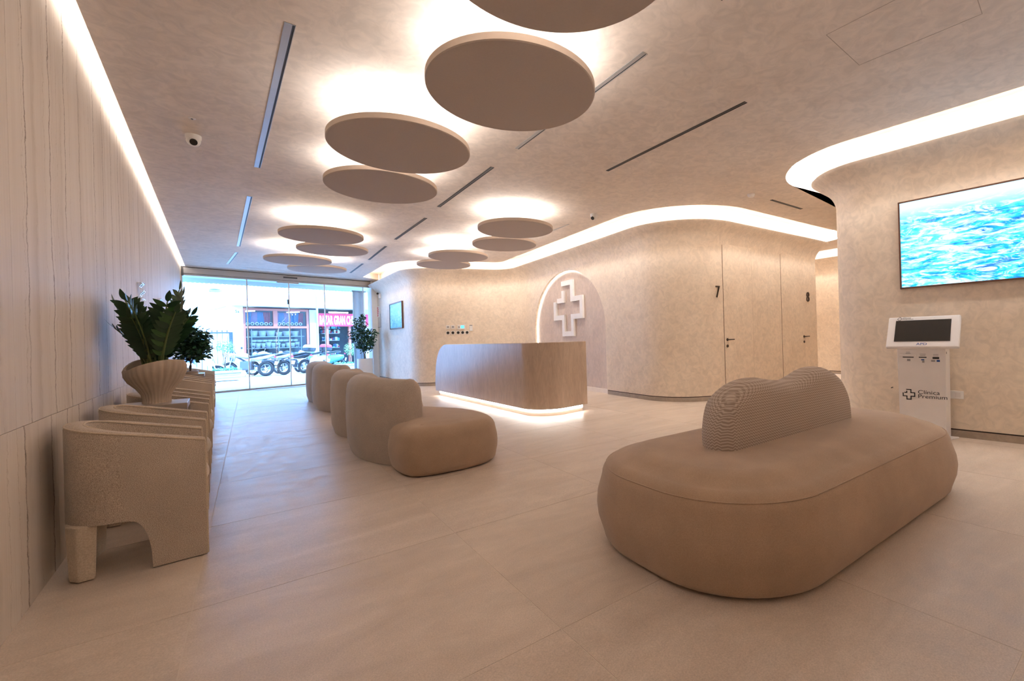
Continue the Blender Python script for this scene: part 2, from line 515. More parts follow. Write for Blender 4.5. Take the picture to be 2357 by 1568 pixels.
def text_mesh(txt, size=1.0, depth=0.002, sx=1.0, spacing=1.0, bold=0.0, align='LEFT'):
    cu = bpy.data.curves.new('lettering', 'FONT'); cu.body = txt; cu.size = size; cu.extrude = depth
    cu.space_character = spacing; cu.offset = bold; cu.align_x = align; cu.resolution_u = 4
    o = bpy.data.objects.new('lettering', cu); COL.objects.link(o)
    bpy.context.view_layer.update()
    dg = bpy.context.evaluated_depsgraph_get()
    me = bpy.data.meshes.new_from_object(o.evaluated_get(dg))
    COL.objects.unlink(o); bpy.data.objects.remove(o); bpy.data.curves.remove(cu)
    for v in me.vertices: v.co = Vector((v.co.x * sx, -v.co.z, v.co.y))   # stands up, faces -Y
    me.update(); me.flip_normals() if False else None
    return me

def lettering(name, txt, mat, parent, loc, size, depth=0.002, sx=1.0, spacing=1.0, bold=0.0, rz=0.0, align='LEFT', rot=None):
    me = text_mesh(txt, size, depth, sx, spacing, bold, align); me.name = name
    me.materials.append(MATS[mat])
    return link(name, me, parent, loc, rot if rot is not None else (0, 0, rz))

def rounded(verts, radii, step=0.08):
    pts = []
    n = len(verts)
    for i in range(n):
        p = Vector(verts[i]); r = radii[i]
        if i in (0, n - 1) or r <= 0: pts.append(p); continue
        a = (Vector(verts[i - 1]) - p).normalized(); b = (Vector(verts[i + 1]) - p).normalized()
        ang = a.angle(b); t = r / math.tan(ang / 2)
        c = p + (a + b).normalized() * (r / math.sin(ang / 2))
        p0 = p + a * t; p1 = p + b * t
        a0 = math.atan2((p0 - c).y, (p0 - c).x); a1 = math.atan2((p1 - c).y, (p1 - c).x)
        d = a1 - a0
        while d > PI: d -= 2 * PI
        while d < -PI: d += 2 * PI
        k = max(6, int(abs(d) * r / step), int(abs(d) / 0.06))
        for j in range(k + 1):
            th = a0 + d * j / k; pts.append(Vector((c.x + r * math.cos(th), c.y + r * math.sin(th))))
    return pts

def resample(pts, step):
    out = [pts[0]]
    for a, b in zip(pts, pts[1:]):
        k = max(1, int((b - a).length / step))
        for j in range(1, k + 1): out.append(a.lerp(b, j / k))
    return out

def lnormals(pts):
    ns = []
    for i in range(len(pts)):
        a = pts[i] - pts[i - 1] if i else pts[1] - pts[0]
        b = pts[i + 1] - pts[i] if i < len(pts) - 1 else a
        a = a.normalized(); b = b.normalized(); na = Vector((-a.y, a.x)); nb_ = Vector((-b.y, b.x))
        m = (na + nb_).normalized(); ns.append(m / max(0.3, m.dot(na)))
    return ns

def offset(pts, d):
    return [p + n * d for p, n in zip(pts, lnormals(pts))]

def sweep(pts, prof):
    ns = lnormals(pts); m = MB(); k = len(prof); v = []; f = []
    for p, n in zip(pts, ns):
        for o, z in prof: q = p + n * o; v.append((q.x, q.y, z))
    for i in range(len(pts) - 1):
        for j in range(k - 1): f.append((i * k + j, (i + 1) * k + j, (i + 1) * k + j + 1, i * k + j + 1))
    return m.add(v, f)

# ================================================================== THE ROOM
ZC = 3.28            # ceiling
ZR = 3.46            # closed top above the light coves
WL = Vector((-0.6488, 0.7609)); WN = Vector((0.7609, 0.6488)); WA = Vector((-2.793, 2.201))     # veined stone wall
ET = Vector((0.6088, 0.7933)); EN = Vector((-0.7933, 0.6088)); EG = Vector((-10.62, 11.385))    # glass front
TV = Vector((-0.69166, 0.72223)); TN = Vector((-0.72223, -0.69166)); TP = Vector((3.777, 4.804))
DD = Vector((0.7995, 0.6007)); DN = Vector((0.6007, -0.7995)); DA = Vector((2.9575, 8.6896))
RD = Vector((-0.5764, 0.8171)); RN = Vector((-0.8171, -0.5764)); RA = Vector((-0.219, 9.711))
BD = Vector((-0.9397, -0.342)); BN = Vector((0.342, -0.9397)); BA = Vector((-4.705, 12.044))
LD = Vector((-0.6266, 0.7793)); LN = Vector((-0.7793, -0.6266)); LA = Vector((-5.712, 12.901))
def W(s, off, z=0.0): q = WA + WL * s + WN * off; return (q.x, q.y, z)
def G(t, n, z=0.0): q = EG + ET * t + EN * n; return (q.x, q.y, z)
RZ_W = ydir(*WN)          # local +Y out of the stone wall
RZ_G = ydir(*EN)          # local +Y towards the street, local +X along the glass to the right
def facing(nrm): return math.atan2(nrm.y, nrm.x) + PI / 2    # local -Y points along nrm (into the room)

OFF_C = 0.60; LIP = 0.30; ZLIP = 3.13
def wall_profile():
    pr = [(0.0, 0.09), (0.0, 1.0), (0.0, 2.0)]
    pr += [(0.0, 2.66), (0.002, 2.787), (0.012, 2.83), (0.030, 2.88), (0.052, 2.92), (0.078, 2.955), (0.108, 2.99), (0.142, 3.02), (0.178, 3.05), (0.215, 3.078), (0.250, 3.105), (0.285, ZLIP)]
    lo = pr[-1][0]
    pr += [(lo + 0.004, ZLIP + 0.006), (lo - 0.012, ZLIP + 0.012), (0.02, ZLIP + 0.012), (0.02, ZR)]
    return pr
PROF = wall_profile()

V1 = TP + TV * 1.27
W1 = rounded([TP - TV * 6.0, V1, V1 + Vector((0.722, 0.692)) * 6.6], [0, 0.45, 0])
V8 = DA + DD * 2.47
V8b = V8 - DN * 5.2
V7 = Vector((1.352, 7.484)); VC = Vector((-2.445, 12.866)); VB = Vector((-4.951, 11.954)); VE = LA + LD * 3.03
W2 = rounded([V8b, V8, V7, VC, VB, VE], [0, 0.14, 0.95, 0.9, 0.75, 0])
W3o = Vector((6.283, 12.204)); W3d = Vector((-0.616, 0.788))
W3 = [W3o - W3d * 3.2, W3o + W3d * 4.5]

def build_wall(name, pts, extra=None):
    m = sweep(pts, PROF)
    return tag(m.build(name, 'wall_plaster', None, True, 50, fixn=False), kind='structure')

# W2 needs the arched niche: leave a planar window out of the sweep and fill it round the arch
T_A, T_B, Z_TOP = -0.75, 2.95, 2.70
AC, AH, AZ, ATOP, ADEP = 1.075, 1.60, 1.41, 2.77, 0.09
pA = RA + RD * T_A; pB = RA + RD * T_B
w2 = []
for i, p in enumerate(W2):
    w2.append(p)
    if i < len(W2) - 1:
        q = W2[i + 1]
        if abs((p - RA).dot(RN)) < 1e-2 and abs((q - RA).dot(RN)) < 1e-2 and (q - p).length > 1.5:
            k0 = len(w2); w2 += [pA, pB]
W2 = w2
ns2 = lnormals(W2); v = []; f = []; kk = len(PROF)
for p, n in zip(W2, ns2):
    for o, z in PROF: q = p + n * o; v.append((q.x, q.y, z))
for i in range(len(W2) - 1):
    for j in range(kk - 1):
        if i == k0 and j < 4: continue
        f.append((i * kk + j, (i + 1) * kk + j, (i + 1) * kk + j + 1, i * kk + j + 1))
wm = MB().add(v, f)
zt = PROF[4][1]
# recompute: the skipped rows reach PROF[4]; PROF[3] and [4] are (nearly) in plane
arch = []
for k in range(41):
    th = PI * k / 40
    arch.append((AC - AH * math.cos(th), AZ + (ATOP - AZ) * math.sin(th)))
arch = [(AC - AH, 0.09)] + arch + [(AC + AH, 0.09)]
poly = [(T_A, 0.09), (T_A, 2.0), (T_A, zt), (T_B, zt), (T_B, 2.0), (T_B, 0.09)] + list(reversed(arch))
def rpt(t, z, d=0.0): q = RA + RD * t - RN * d; return (q.x, q.y, z)
tri = tessellate_polygon([[Vector((a, b, 0)) for a, b in poly]])
wm.add([rpt(a, b) for a, b in poly], [t for t in tri])
wall_recep = tag(wm.build('wall_reception', 'wall_plaster', None, True, 50), kind='structure')
# niche: reveal and back
nm = MB(); na = len(arch)
nm.add([rpt(a, b, 0) for a, b in arch] + [rpt(a, b, ADEP) for a, b in arch], [(i, i + 1, na + i + 1, na + i) for i in range(na - 1)])
nm.build('niche_reveal', 'wall_plaster', wall_recep, True, 60)
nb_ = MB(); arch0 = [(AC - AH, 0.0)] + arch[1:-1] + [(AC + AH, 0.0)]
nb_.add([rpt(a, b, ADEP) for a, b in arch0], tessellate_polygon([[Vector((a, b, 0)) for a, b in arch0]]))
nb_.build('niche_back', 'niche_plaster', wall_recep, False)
lm = MB(); in_ = []
for i, (a, b) in enumerate(arch):
    k = 0.994
    in_.append((AC + (a - AC) * k, b if b < AZ else AZ + (b - AZ) * k))
lm.add([rpt(a, b, ADEP * 0.80) for a, b in in_] + [rpt(a, b, ADEP * 0.97) for a, b in in_], [(i, i + 1, na + i + 1, na + i) for i in range(na - 1)])
lm.build('niche_light_strip', 'led_arch', wall_recep, True)
pl = MB(); a0 = RA + RD * (AC - AH) - RN * (ADEP - 0.012); a1 = RA + RD * (AC + AH) - RN * (ADEP - 0.012)
mid = (a0 + a1) / 2
pl.box((mid.x, mid.y, 0.045), ((a1 - a0).length, 0.02, 0.09), math.atan2(RD.y, RD.x)); pl.build('niche_plinth', 'recess_white', wall_recep, False)

wall_tv = build_wall('wall_screen', W1)
wall_cor = build_wall('wall_corridor', W3)

# plinths set back under a shadow gap
def plinth(name, pts):
    m = sweep(pts, [(-0.012, 0.0), (-0.012, 0.075)]); tag(m.build(name, 'plinth', None, True, 50, fixn=False), kind='structure')
    g = sweep(pts, [(-0.016, 0.07), (-0.016, 0.10), (0.0, 0.0902)]); return g
for nm_, pts, par in (('baseboard_screen', W1, wall_tv), ('baseboard_corridor', W3, wall_cor)):
    plinth(nm_, pts).build('shadow_gap', 'dark_gap', par, False)
def idx_near(pts, p): return min(range(len(pts)), key=lambda i: (pts[i] - p).length)
ia = idx_near(W2, pA); ib = idx_near(W2, pB)
half1 = W2[:ia + 1] + [RA + RD * (AC - AH)]; half2 = [RA + RD * (AC + AH)] + W2[ib:]
plinth('baseboard_doors', half1).build('shadow_gap', 'dark_gap', wall_recep, False)
plinth('baseboard_reception', half2).build('shadow_gap', 'dark_gap', wall_recep, False)

# light strips under the closed top of the cove, hidden behind the ceiling edge, washing down the walls
def cove_led(name, pts, par):
    m = sweep(pts, [(0.45, ZR - 0.008), (0.53, ZR - 0.008)]); m.build(name, 'led_cove', par, True, fixn=False)
    m = sweep(pts, [(0.625, ZC + 0.012), (0.625, ZC + 0.045)]); m.build('edge_light_strip', 'led_edge', par, True, fixn=False)
cove_led('cove_light_strip', W1, wall_tv)
cove_led('cove_light_strip', W2, wall_recep)
cove_led('cove_light_strip', W3, wall_cor)

# ceiling with the cut-outs along the walls
E1 = offset(W1, OFF_C); E2 = offset(W2, OFF_C); E3 = offset(W3, OFF_C)
kE = LA + LD * 2.05
cut_end = [p for p in E2]
# E2 stops short of the glass; from there the ceiling runs up to the wall
while len(cut_end) > 2 and (cut_end[-2] - LA).dot(LD) > 1.9: cut_end.pop()
cut_end[-1] = LA + LD * 1.95 + LN * OFF_C
back_l = WA - WL * 4.5 + WN * 0.095
cl = [back_l, WA + WL * 12.02 + WN * 0.095, EG + ET * 0.05, EG + ET * 4.95, LA + LD * 2.45 + LN * 0.0]
cl += list(reversed(cut_end))
cl += [offset(W3, OFF_C)[1], E3[0] + W3d * 0.35]
e1 = list(reversed(E1))
cl += e1
cm = MB(); zs = [Vector((p.x, p.y, 0)) for p in cl]
cm.add([(p.x, p.y, ZC) for p in cl], tessellate_polygon([zs]))
ceiling = tag(cm.build('ceiling', 'ceiling_plaster', None, False), kind='structure')
def fascia(pts):
    m = sweep(pts, [(0, ZC - 0.0005), (0, ZC + 0.004), (0.06, ZC + 0.004), (0.06, ZR)]); m.build('cove_fascia', 'recess_white', ceiling, True, 60, fixn=False)
fascia(E1); fascia(cut_end); fascia([E3[0] + W3d * 0.35, E3[1]])
fascia([cut_end[-1], LA + LD * 2.45])
rm = MB(); rm.box((0, 6, ZR + 0.06), (44, 44, 0.12)); 
# roof slab kept behind the glass line
rp = [EG - ET * 6 - EN * 0.12, EG + ET * 12 - EN * 0.12, Vector((14, 22)), Vector((22, -14)), Vector((2, -16))]
rm = MB(); rm.prism([(p.x, p.y) for p in rp], ZR, ZR + 0.15)
rm.build('cove_top', 'recess_white', ceiling, False)
# slot above the stone wall
sm = MB()
q0, q1 = WA - WL * 4.5, WA + WL * 12.02
sm.add([(q.x, q.y, z) for q, z in ((q0 + WN * 0.095, ZC), (q1 + WN * 0.095, ZC), (q1 + WN * 0.095, ZC + 0.05), (q0 + WN * 0.095, ZC + 0.05), (q0 - WN * 0.03, ZC + 0.05), (q1 - WN * 0.03, ZC + 0.05))],
       [(0, 1, 2, 3), (3, 2, 5, 4)])
sm.build('light_slot', 'recess_white', ceiling, False)
ls = MB()
ls.add([(q.x, q.y, z) for q, z in ((q0 + WN * 0.004, ZC + 0.012), (q1 + WN * 0.004, ZC + 0.012), (q1 + WN * 0.022, ZC + 0.047), (q0 + WN * 0.022, ZC + 0.047))], [(0, 1, 2, 3)])
ls.build('slot_light_strip', 'led_left', ceiling, False)

# ------------------------------------------------------------------ floor: 1.2 m tiles, each its own piece
floor = MB(); fp = [EG - ET * 0.3, EG + ET * 5.2, Vector((14, 22)), Vector((20, -12)), Vector((2, -14)), WA - WL * 4.5 - WN * 0.3]
floor.prism([(p.x, p.y) for p in fp], -0.12, -0.0012)
floor = tag(floor.build('floor', 'grout', None, False), kind='structure')
TD = Vector((-0.6175, 0.7866)); TQ = Vector((0.7866, 0.6175)); PT = 1.2
tile_me = MB().box((0, 0, -0.006), (PT - 0.004, PT - 0.004, 0.012)).mesh('tile'); tile_me.materials.append(MATS['floor_tile'])
def inside(p, pol):
    r = False; n = len(pol)
    for i in range(n):
        a, b = pol[i], pol[i - 1]
        if (a.y > p.y) != (b.y > p.y) and p.x < (b.x - a.x) * (p.y - a.y) / (b.y - a.y) + a.x: r = not r
    return r
room_poly = [WA - WL * 4.5, WA + WL * 12.06, EG + ET * 4.9] + list(reversed(W2)) + [W3[1], W3[0]] + list(reversed(W1))
Q0 = 0.970; P0 = 1.555
cnt = 0
for i in range(-4, 17):
    for j in range(-9, 9):
        cp = P0 + PT * (i + 0.5); cq = Q0 + PT * (j + 0.5)
        cpos = TD * cp + TQ * cq
        near = any(inside(cpos + TD * a * 0.6 + TQ * b * 0.6, room_poly) for a in (-1, 0, 1) for b in (-1, 0, 1))
        vis = cpos.y > 0.2 and -1.75 < cpos.x / max(cpos.y, 0.6) < 1.6 + (1.0 if cpos.y < 2.5 else 0)
        if not near or not (vis or abs(cpos.x) + abs(cpos.y) < 4.5): continue
        # clip to the glass line
        if (cpos - EG).dot(EN) > 0.45: continue
        link('tile', tile_me, floor, (cpos.x, cpos.y, 0), (0, 0, math.atan2(TQ.y, TQ.x))); cnt += 1

# ------------------------------------------------------------------ the veined stone wall: slabs
wallL = thing('wall_left', None, None, (0, 0, 0), 0, None, 'structure')
bk = MB(); c0 = WA + WL * 3.8 - WN * 0.10
bk.box((c0.x, c0.y, 1.70), (16.8, 0.14, 3.5), math.atan2(WL.y, WL.x)); bk.build('backing', 'dark_gap', wallL, False)
ZJ = 0.845; SW = 1.6
up_me = MB().box((0, -0.0145, (ZJ + 0.0015 + ZC + 0.05) / 2), (SW - 0.002, 0.029, ZC + 0.05 - ZJ - 0.0015)).mesh('slab'); up_me.materials.append(MATS['vein_stone'])
lo_me = MB().box((0, -0.0145, ZJ / 2), (SW - 0.002, 0.029, ZJ - 0.0015)).mesh('slab'); lo_me.materials.append(MATS['vein_stone'])
for k in range(-3, 8):
    for me, sh in ((up_me, 0.55), (lo_me, 1.2)):
        s = k * SW + sh
        if s - SW / 2 > 12.1: continue
        link('slab', me, wallL, W(s, 0.0), (0, 0, RZ_W))

# walls that close the room behind the photographer and at the corridor's end
def closing(name, a, b, mat='wall_plaster'):
    d = (b - a); m = MB(); c = (a + b) / 2
    m.box((c.x, c.y, ZR / 2), (d.length, 0.12, ZR), math.atan2(d.y, d.x)); tag(m.build(name, mat, None, False), kind='structure')
closing('wall_back', WA - WL * 4.5, TP - TV * 6.0)
closing('wall_end', V8b, W3[1])
closing('wall_side', W1[-1] + Vector((0.1, 0.05)), W3[0] + Vector((0.2, 0.0)))

# ------------------------------------------------------------------ doors 7 and 8
def dpt(s, off, z): q = DA + DD * s + DN * off; return (q.x, q.y, z)
RZ_D = facing(DN)      # local -Y to the room; local +X along +DD
def flush_door(name, s0, s1, handle_s, hdir, z1=2.86):
    d = thing(name, None, None, dpt((s0 + s1) / 2, 0, 0), RZ_D, None, 'structure')
    w = s1 - s0
    MB().box((0, -0.001, (z1 + 0.09) / 2 + 0.0), (w + 0.016, 0.003, z1 - 0.09 + 0.012)).build('reveal_gap', 'door_gap', d, False)
    MB().box((0, -0.0035, (z1 + 0.095) / 2), (w - 0.002, 0.007, z1 - 0.095)).build('door_panel', 'wall_plaster', d, False)
    hx = handle_s - (s0 + s1) / 2
    hd = MB().disc((hx, -0.012, 1.07), (0, 1, 0), 0.026, 0.012, 20); hd.tube([(hx, -0.012, 1.07), (hx, -0.055, 1.07), (hx + hdir * 0.02, -0.062, 1.07), (hx + hdir * 0.135, -0.062, 1.072)], 0.0105, 10)
    hd.build('handle', 'dark_brown', d)
    MB().disc((hx, -0.012, 0.955), (0, 1, 0), 0.026, 0.014, 20).build('lock_rose', 'dark_brown', d)
    return d
flush_door('door_1', -0.92, -0.05, -0.85, 1)
flush_door('door_2', 0.96, 1.83, 1.79, 1)
for txt, s, lab in (('7', -1.15, 'dark metal numeral 7 on the plaster wall left of the door'), ('8', 1.93, 'dark metal numeral 8 on the plaster wall beside the corridor corner')):
    o = lettering('door_number', txt, 'dark_brown', None, dpt(s, 0.012, 1.83), 0.31, 0.008, 0.82, rz=RZ_D, bold=-0.002)
    tag(o, lab, 'sign', 'room numbers')

# ------------------------------------------------------------------ glass front
win = thing('window_1', None, None, G(0, 0), RZ_G, None, 'structure')   # local x = along glass, local y = to the street
def gbox(name, mat, x0, x1, y0, y1, z0, z1, par=win, bevel=0.0):
    return MB().box(((x0 + x1) / 2, (y0 + y1) / 2, (z0 + z1) / 2), (x1 - x0, y1 - y0, z1 - z0)).build(name, mat, par, False, bevel=bevel)
gbox('header_box', 'aluminium', 0.04, 4.72, -0.07, 0.09, 3.115, 3.262)
gbox('header_gap', 'dark_gap', 0.0, 4.76, -0.05, 0.08, 3.255, 3.29)
gbox('header_end', 'steel_dark', -0.02, 0.04, -0.075, 0.08, 3.05, 3.27)
gbox('track_rail', 'aluminium', 0.0, 4.72, -0.045, 0.06, 3.065, 3.108)
gbox('rail_gap', 'steel_dark', 0.02, 4.72, -0.05, 0.05, 3.106, 3.118)
gbox('bottom_rail', 'aluminium', 0.0, 4.72, -0.035, 0.035, 0.0, 0.045)
gbox('left_jamb', 'aluminium', -0.03, 0.02, -0.05, 0.05, 0, 3.07)
gbox('sensor', 'steel_dark', 2.20, 2.55, -0.10, -0.065, 3.175, 3.215)
gbox('lock_housing', 'aluminium', 2.05, 2.60, -0.05, 0.05, 3.03, 3.066)
gbox('door_latch', 'steel_dark', 2.305, 2.345, -0.03, 0.03, 2.42, 2.56)
xs = [0.02, 1.35, 2.35, 3.31, 4.48]
for a, b in zip(xs, xs[1:]):
    gbox('glass_pane', 'clear_glass', a + 0.006, b - 0.006, -0.006, 0.006, 0.045, 3.066)
for a in xs[1:]:
    gbox('edge_profile', 'white_gloss', a - 0.012, a + 0.012, -0.012, 0.012, 0.03, 3.07)
tag(gbox('trim_1', 'white_matt', 4.70, 4.90, -0.12, 0.16, 0.0, 3.27, None), kind='structure')
o = bpy.data.objects['trim_1']; o.location = G(0, 0); o.rotation_euler = (0, 0, RZ_G)
tag(gbox('trim_2', 'wall_plaster', -0.10, -0.02, -0.14, 0.16, 0.0, 3.28, None), kind='structure')
o = bpy.data.objects['trim_2']; o.location = G(0, 0); o.rotation_euler = (0, 0, RZ_G)
# our own upper front outside, above the glass
fr = MB().box((2.4, 0.10, 4.6), (16, 0.2, 2.64)); fr.box((-3.2, 0.10, 1.7), (6.2, 0.2, 3.4)); fr.box((8.1, 0.10, 1.7), (6.3, 0.2, 3.4))
tag(fr.build('wall_front', 'facade_white', None, False, loc=G(0, 0), rot=(0, 0, RZ_G)), kind='structure')
# awning with scalloped valance
aw = thing('awning', 'pale awning with scalloped valance hanging outside above the glass front', 'awning', G(0, 0), RZ_G)
am = MB().add([(-0.5, 0.2, 3.42), (5.6, 0.2, 3.42), (5.6, 1.25, 3.16), (-0.5, 1.25, 3.16), (-0.5, 0.2, 3.43), (5.6, 0.2, 3.43), (5.6, 1.25, 3.17), (-0.5, 1.25, 3.17)], [(0, 1, 2, 3), (7, 6, 5, 4), (0, 4, 5, 1), (1, 5, 6, 2), (2, 6, 7, 3), (3, 7, 4, 0)])
am.build('canopy', 'awning_cloth', aw, False)
pv = [(-0.5, 3.16)]; nsc = 61
for k in range(nsc):
    for j in range(1, 7):
        u = (k + j / 6) / nsc; pv.append((-0.5 + 6.1 * u, 3.045 - 0.018 * math.sin(PI * j / 6)))
pv.append((5.6, 3.16))
vm = MB(); top = [(p[0], 3.165) for p in pv]
vm.prism_xz([(5.6, 3.165), (-0.5, 3.165)] + pv[1:-1], 1.247, 1.253)
vm.build('valance', 'awning_cloth', aw, False)
MB().tube([(-0.35, 0.2, 2.95), (-0.2, 1.2, 3.14)], 0.02).build('support_arm', 'steel_dark', aw)

# pleated blind panel outside right
bl = thing('pleated_curtain', 'white pleated vertical curtain bunched at the right end of the glass', 'curtain', G(4.22, 0.22), RZ_G)
for k in range(5):
    x = 0.02 + k * 0.085
    MB().add([(x, 0.06 * (k % 2), 0.03), (x + 0.083, 0.06 * ((k + 1) % 2), 0.03), (x + 0.083, 0.06 * ((k + 1) % 2), 2.93), (x, 0.06 * (k % 2), 2.93),
              (x, 0.06 * (k % 2) + 0.01, 0.03), (x + 0.083, 0.06 * ((k + 1) % 2) + 0.01, 0.03), (x + 0.083, 0.06 * ((k + 1) % 2) + 0.01, 2.93), (x, 0.06 * (k % 2) + 0.01, 2.93)],
             [(0, 1, 2, 3), (7, 6, 5, 4), (0, 4, 5, 1), (1, 5, 6, 2), (2, 6, 7, 3), (3, 7, 4, 0)]).build('pleat', 'curtain', bl, False)
MB().box((0.22, 0.03, 2.95), (0.46, 0.10, 0.04)).build('head_rail', 'aluminium', bl, False)
# entrance mat strip
MB().box((0, 0, 0.004), (2.6, 0.40, 0.008)).build('x', 'stone_table', None, False)
o = bpy.data.objects['x']; o.name = 'entrance_mat'; o.location = G(2.7, -0.32, 0.0); o.rotation_euler = (0, 0, RZ_G)
tag(o, 'flat grey entrance mat on the tiles inside the glass doors', 'mat')

# ------------------------------------------------------------------ ceiling fittings
DISCS = [(-0.14, 2.02, 2.955), (-0.597, 3.283, 2.976), (-1.782, 4.117, 2.947), (-2.521, 5.281, 3.0), (-4.544, 7.392, 2.959), (-5.147, 8.702, 3.003),
         (-6.325, 9.447, 2.964), (-6.728, 10.724, 2.982), (-1.343, 7.294, 2.956), (-1.817, 8.649, 3.0), (-2.971, 9.489, 2.953), (-3.686, 10.645, 2.988)]
DL = ['round disc lamp cut off by the top edge of the picture', 'largest whole round disc lamp, just below the one cut off at the top',
      'big round disc lamp left of centre, upper one of the nearest left pair', 'round disc lamp tucked just behind and below the big left disc',
      'round disc lamp of the left far cluster, topmost and nearest of the four', 'second round disc lamp of the left far cluster, shifted right',
      'third round disc lamp of the left far cluster, leftmost of the four', 'farthest round disc lamp of the left cluster, nearest the glass front',
      'round disc lamp of the right far group, topmost and nearest of the four', 'second round disc lamp of the right far group above the reception',
      'third round disc lamp of the right far group, half over the curved wall', 'lowest and farthest round disc lamp of the right group, before the curved wall']
def disc_lamp():
    t = thing('pendant_disc', 'x', 'lamp', (0, 0, 0), 0, 'round felt disc lamps hung under the ceiling')
    MB().lathe([(0.592, 0.0), (0.60, 0.006)], 72, capt=False).build('underside', 'disc_fabric', t, True, 30)
    MB().lathe([(0.60, 0.006), (0.60, 0.05)], 72, capb=False, capt=False).build('rim', 'disc_edge', t, True, 30)
    MB().lathe([(0.0001, 0.0505), (0.60, 0.05)], 72, capb=False, capt=False).build('top_panel', 'white_matt', t, True, 30)
    m = MB(); sg = 72
    v = []; 
    for r in (0.40, 0.46):
        for k in range(sg): a = 2 * PI * k / sg; v.append((r * math.cos(a), r * math.sin(a), 0.062))
    m.add(v, [(k, (k + 1) % sg, sg + (k + 1) % sg, sg + k) for k in range(sg)])
    m.build('light_ring', 'led_ring', t, True, fixn=False)
    return t
proto = disc_lamp()
for i, (x, y, z) in enumerate(DISCS + [(0.35, 0.72, 2.99), (1.95, 1.15, 2.96), (3.4, 1.35, 2.99), (5.0, 1.65, 2.96)]):  # last four, out of view, are added to brighten the room
    o = proto if i == 0 else copy_tree(proto)
    o.location = (x, y, z)
    o['label'] = DL[i] if i < len(DL) else ['added unseen disc lamp just behind the photographer', 'added unseen disc lamp behind, above the right end of the island sofa', 'added unseen disc lamp behind, under the ceiling by the screen wall', 'added unseen disc lamp at the far right end behind the screen'][i - len(DL)]
    zt_ = ZC - z
    for k in range(4):
        a = PI / 4 + k * PI / 2
        MB().tube([(0.09 * math.cos(a), 0.09 * math.sin(a), zt_ - 0.012), (0.34 * math.cos(a), 0.34 * math.sin(a), 0.05)], 0.0018, 5).build('wire', 'aluminium', o)
        MB().lathe([(0.008, 0), (0.009, 0.02)], 10, (0.09 * math.cos(a), 0.09 * math.sin(a), zt_ - 0.02)).build('wire_anchor', 'chrome', o)
    MB().tube([(0, 0, zt_), (0.005, 0, zt_ - 0.06), (0.0, 0.02, 0.05)], 0.003, 6).build('power_cable', 'white_matt', o)

def slot(a, b, w, label, light=False):
    a = Vector(a); b = Vector(b); d = b - a; L = d.length; c = (a + b) / 2
    t = thing('linear_slot', label, 'air slot', (c.x, c.y, ZC), math.atan2(d.y, d.x), 'linear slots in the ceiling')
    MB().box((0, 0, -0.0006), (L, w - 0.006, 0.001)).build('opening', 'slot_dark', t, False)
    for s in (-1, 1):
        MB().box((0, s * (w / 2 - 0.002), -0.002), (L + 0.006, 0.004, 0.004)).build('edge_trim', 'slot_metal' if light else 'steel_dark', t, False)
        MB().box((s * (L / 2 + 0.002), 0, -0.002), (0.004, w, 0.004)).build('end_trim', 'slot_metal' if light else 'steel_dark', t, False)
    MB().box((0, w * 0.13 if light else 0, -0.002), (L, w * (0.66 if light else 0.3), 0.0022)).build('blade', 'slot_metal' if light else 'steel_dark', t, False)
SL = [((-1.969, 2.926), (-3.96, 5.241), 0.062, 'long grey ceiling slot nearest the stone wall and the photographer', True),
      ((-4.831, 6.242), (-7.456, 9.293), 0.062, 'second grey ceiling slot along the stone wall, before the far lamps', True),
      ((-7.969, 9.88), (-9.266, 11.2), 0.062, 'short ceiling slot along the stone wall close to the glass front', True),
      ((1.72, 1.65), (0.80, 2.81), 0.05, 'ceiling slot at the top edge of the picture right of the discs', False),
      ((0.38, 3.334), (-0.87, 4.935), 0.05, 'ceiling slot half hidden behind the largest whole disc', True),
      ((-1.267, 5.447), (-2.47, 6.976), 0.05, 'dark ceiling slot right of the big left pair of discs', False),
      ((-2.913, 7.589), (-4.111, 9.079), 0.05, 'dark ceiling slot between the two far groups of discs', False),
      ((-4.604, 9.701), (-5.745, 11.195), 0.05, 'short-looking dark ceiling slot right of the left far cluster', False),
      ((-6.172, 11.713), (-7.3, 13.15), 0.05, 'last dark ceiling slot of the middle row, near the glass front', False),
      ((1.369, 4.084), (0.132, 5.67), 0.042, 'long dark ceiling slot alone in the middle right of the ceiling', False),
      ((2.747, 7.118), (3.487, 7.699), 0.045, 'short dark ceiling slot before the corridor beside the smoke detector', False),
      ((-0.865, 8.7), (-0.55, 8.28), 0.035, 'thin pale ceiling slot beside the disc over the reception wall', True)]
for a in SL: slot(*a)
# flush rectangular air-curtain grille by the glass
gl = thing('ceiling_grille', 'flush pale rectangular air grille in the ceiling before the glass front', 'grille', G(2.35, -0.61, ZC), RZ_G)
for y in (-0.225, 0.225): MB().box((0, y, -0.004), (2.5, 0.03, 0.008)).build('frame_rail', 'white_gloss', gl, False)
for x in (-1.235, 1.235): MB().box((x, 0, -0.004), (0.03, 0.42, 0.008)).build('frame_end', 'white_gloss', gl, False)
MB().box((0, 0, -0.0015), (2.44, 0.42, 0.002)).build('panel', 'ceiling_plaster', gl, False)
# access panel: hairline joints
ap = thing('access_panel', 'plaster-finished ceiling hatch outlined by hairline joints above the screen', 'hatch', (2.06, 3.20, ZC), 0)
cor = [Vector((1.655, 3.188)), Vector((2.106, 3.565)), Vector((2.62, 3.02)), Vector((2.17, 2.60))]
cc = Vector((2.06, 3.20))
hm = MB()
for i in range(4):
    a = cor[i] - cc; b = cor[(i + 1) % 4] - cc; d = b - a; m_ = (a + b) / 2
    MB().box((m_.x, m_.y, -0.0006), (d.length, 0.004, 0.001), math.atan2(d.y, d.x)).build('joint', 'hairline', ap, False)

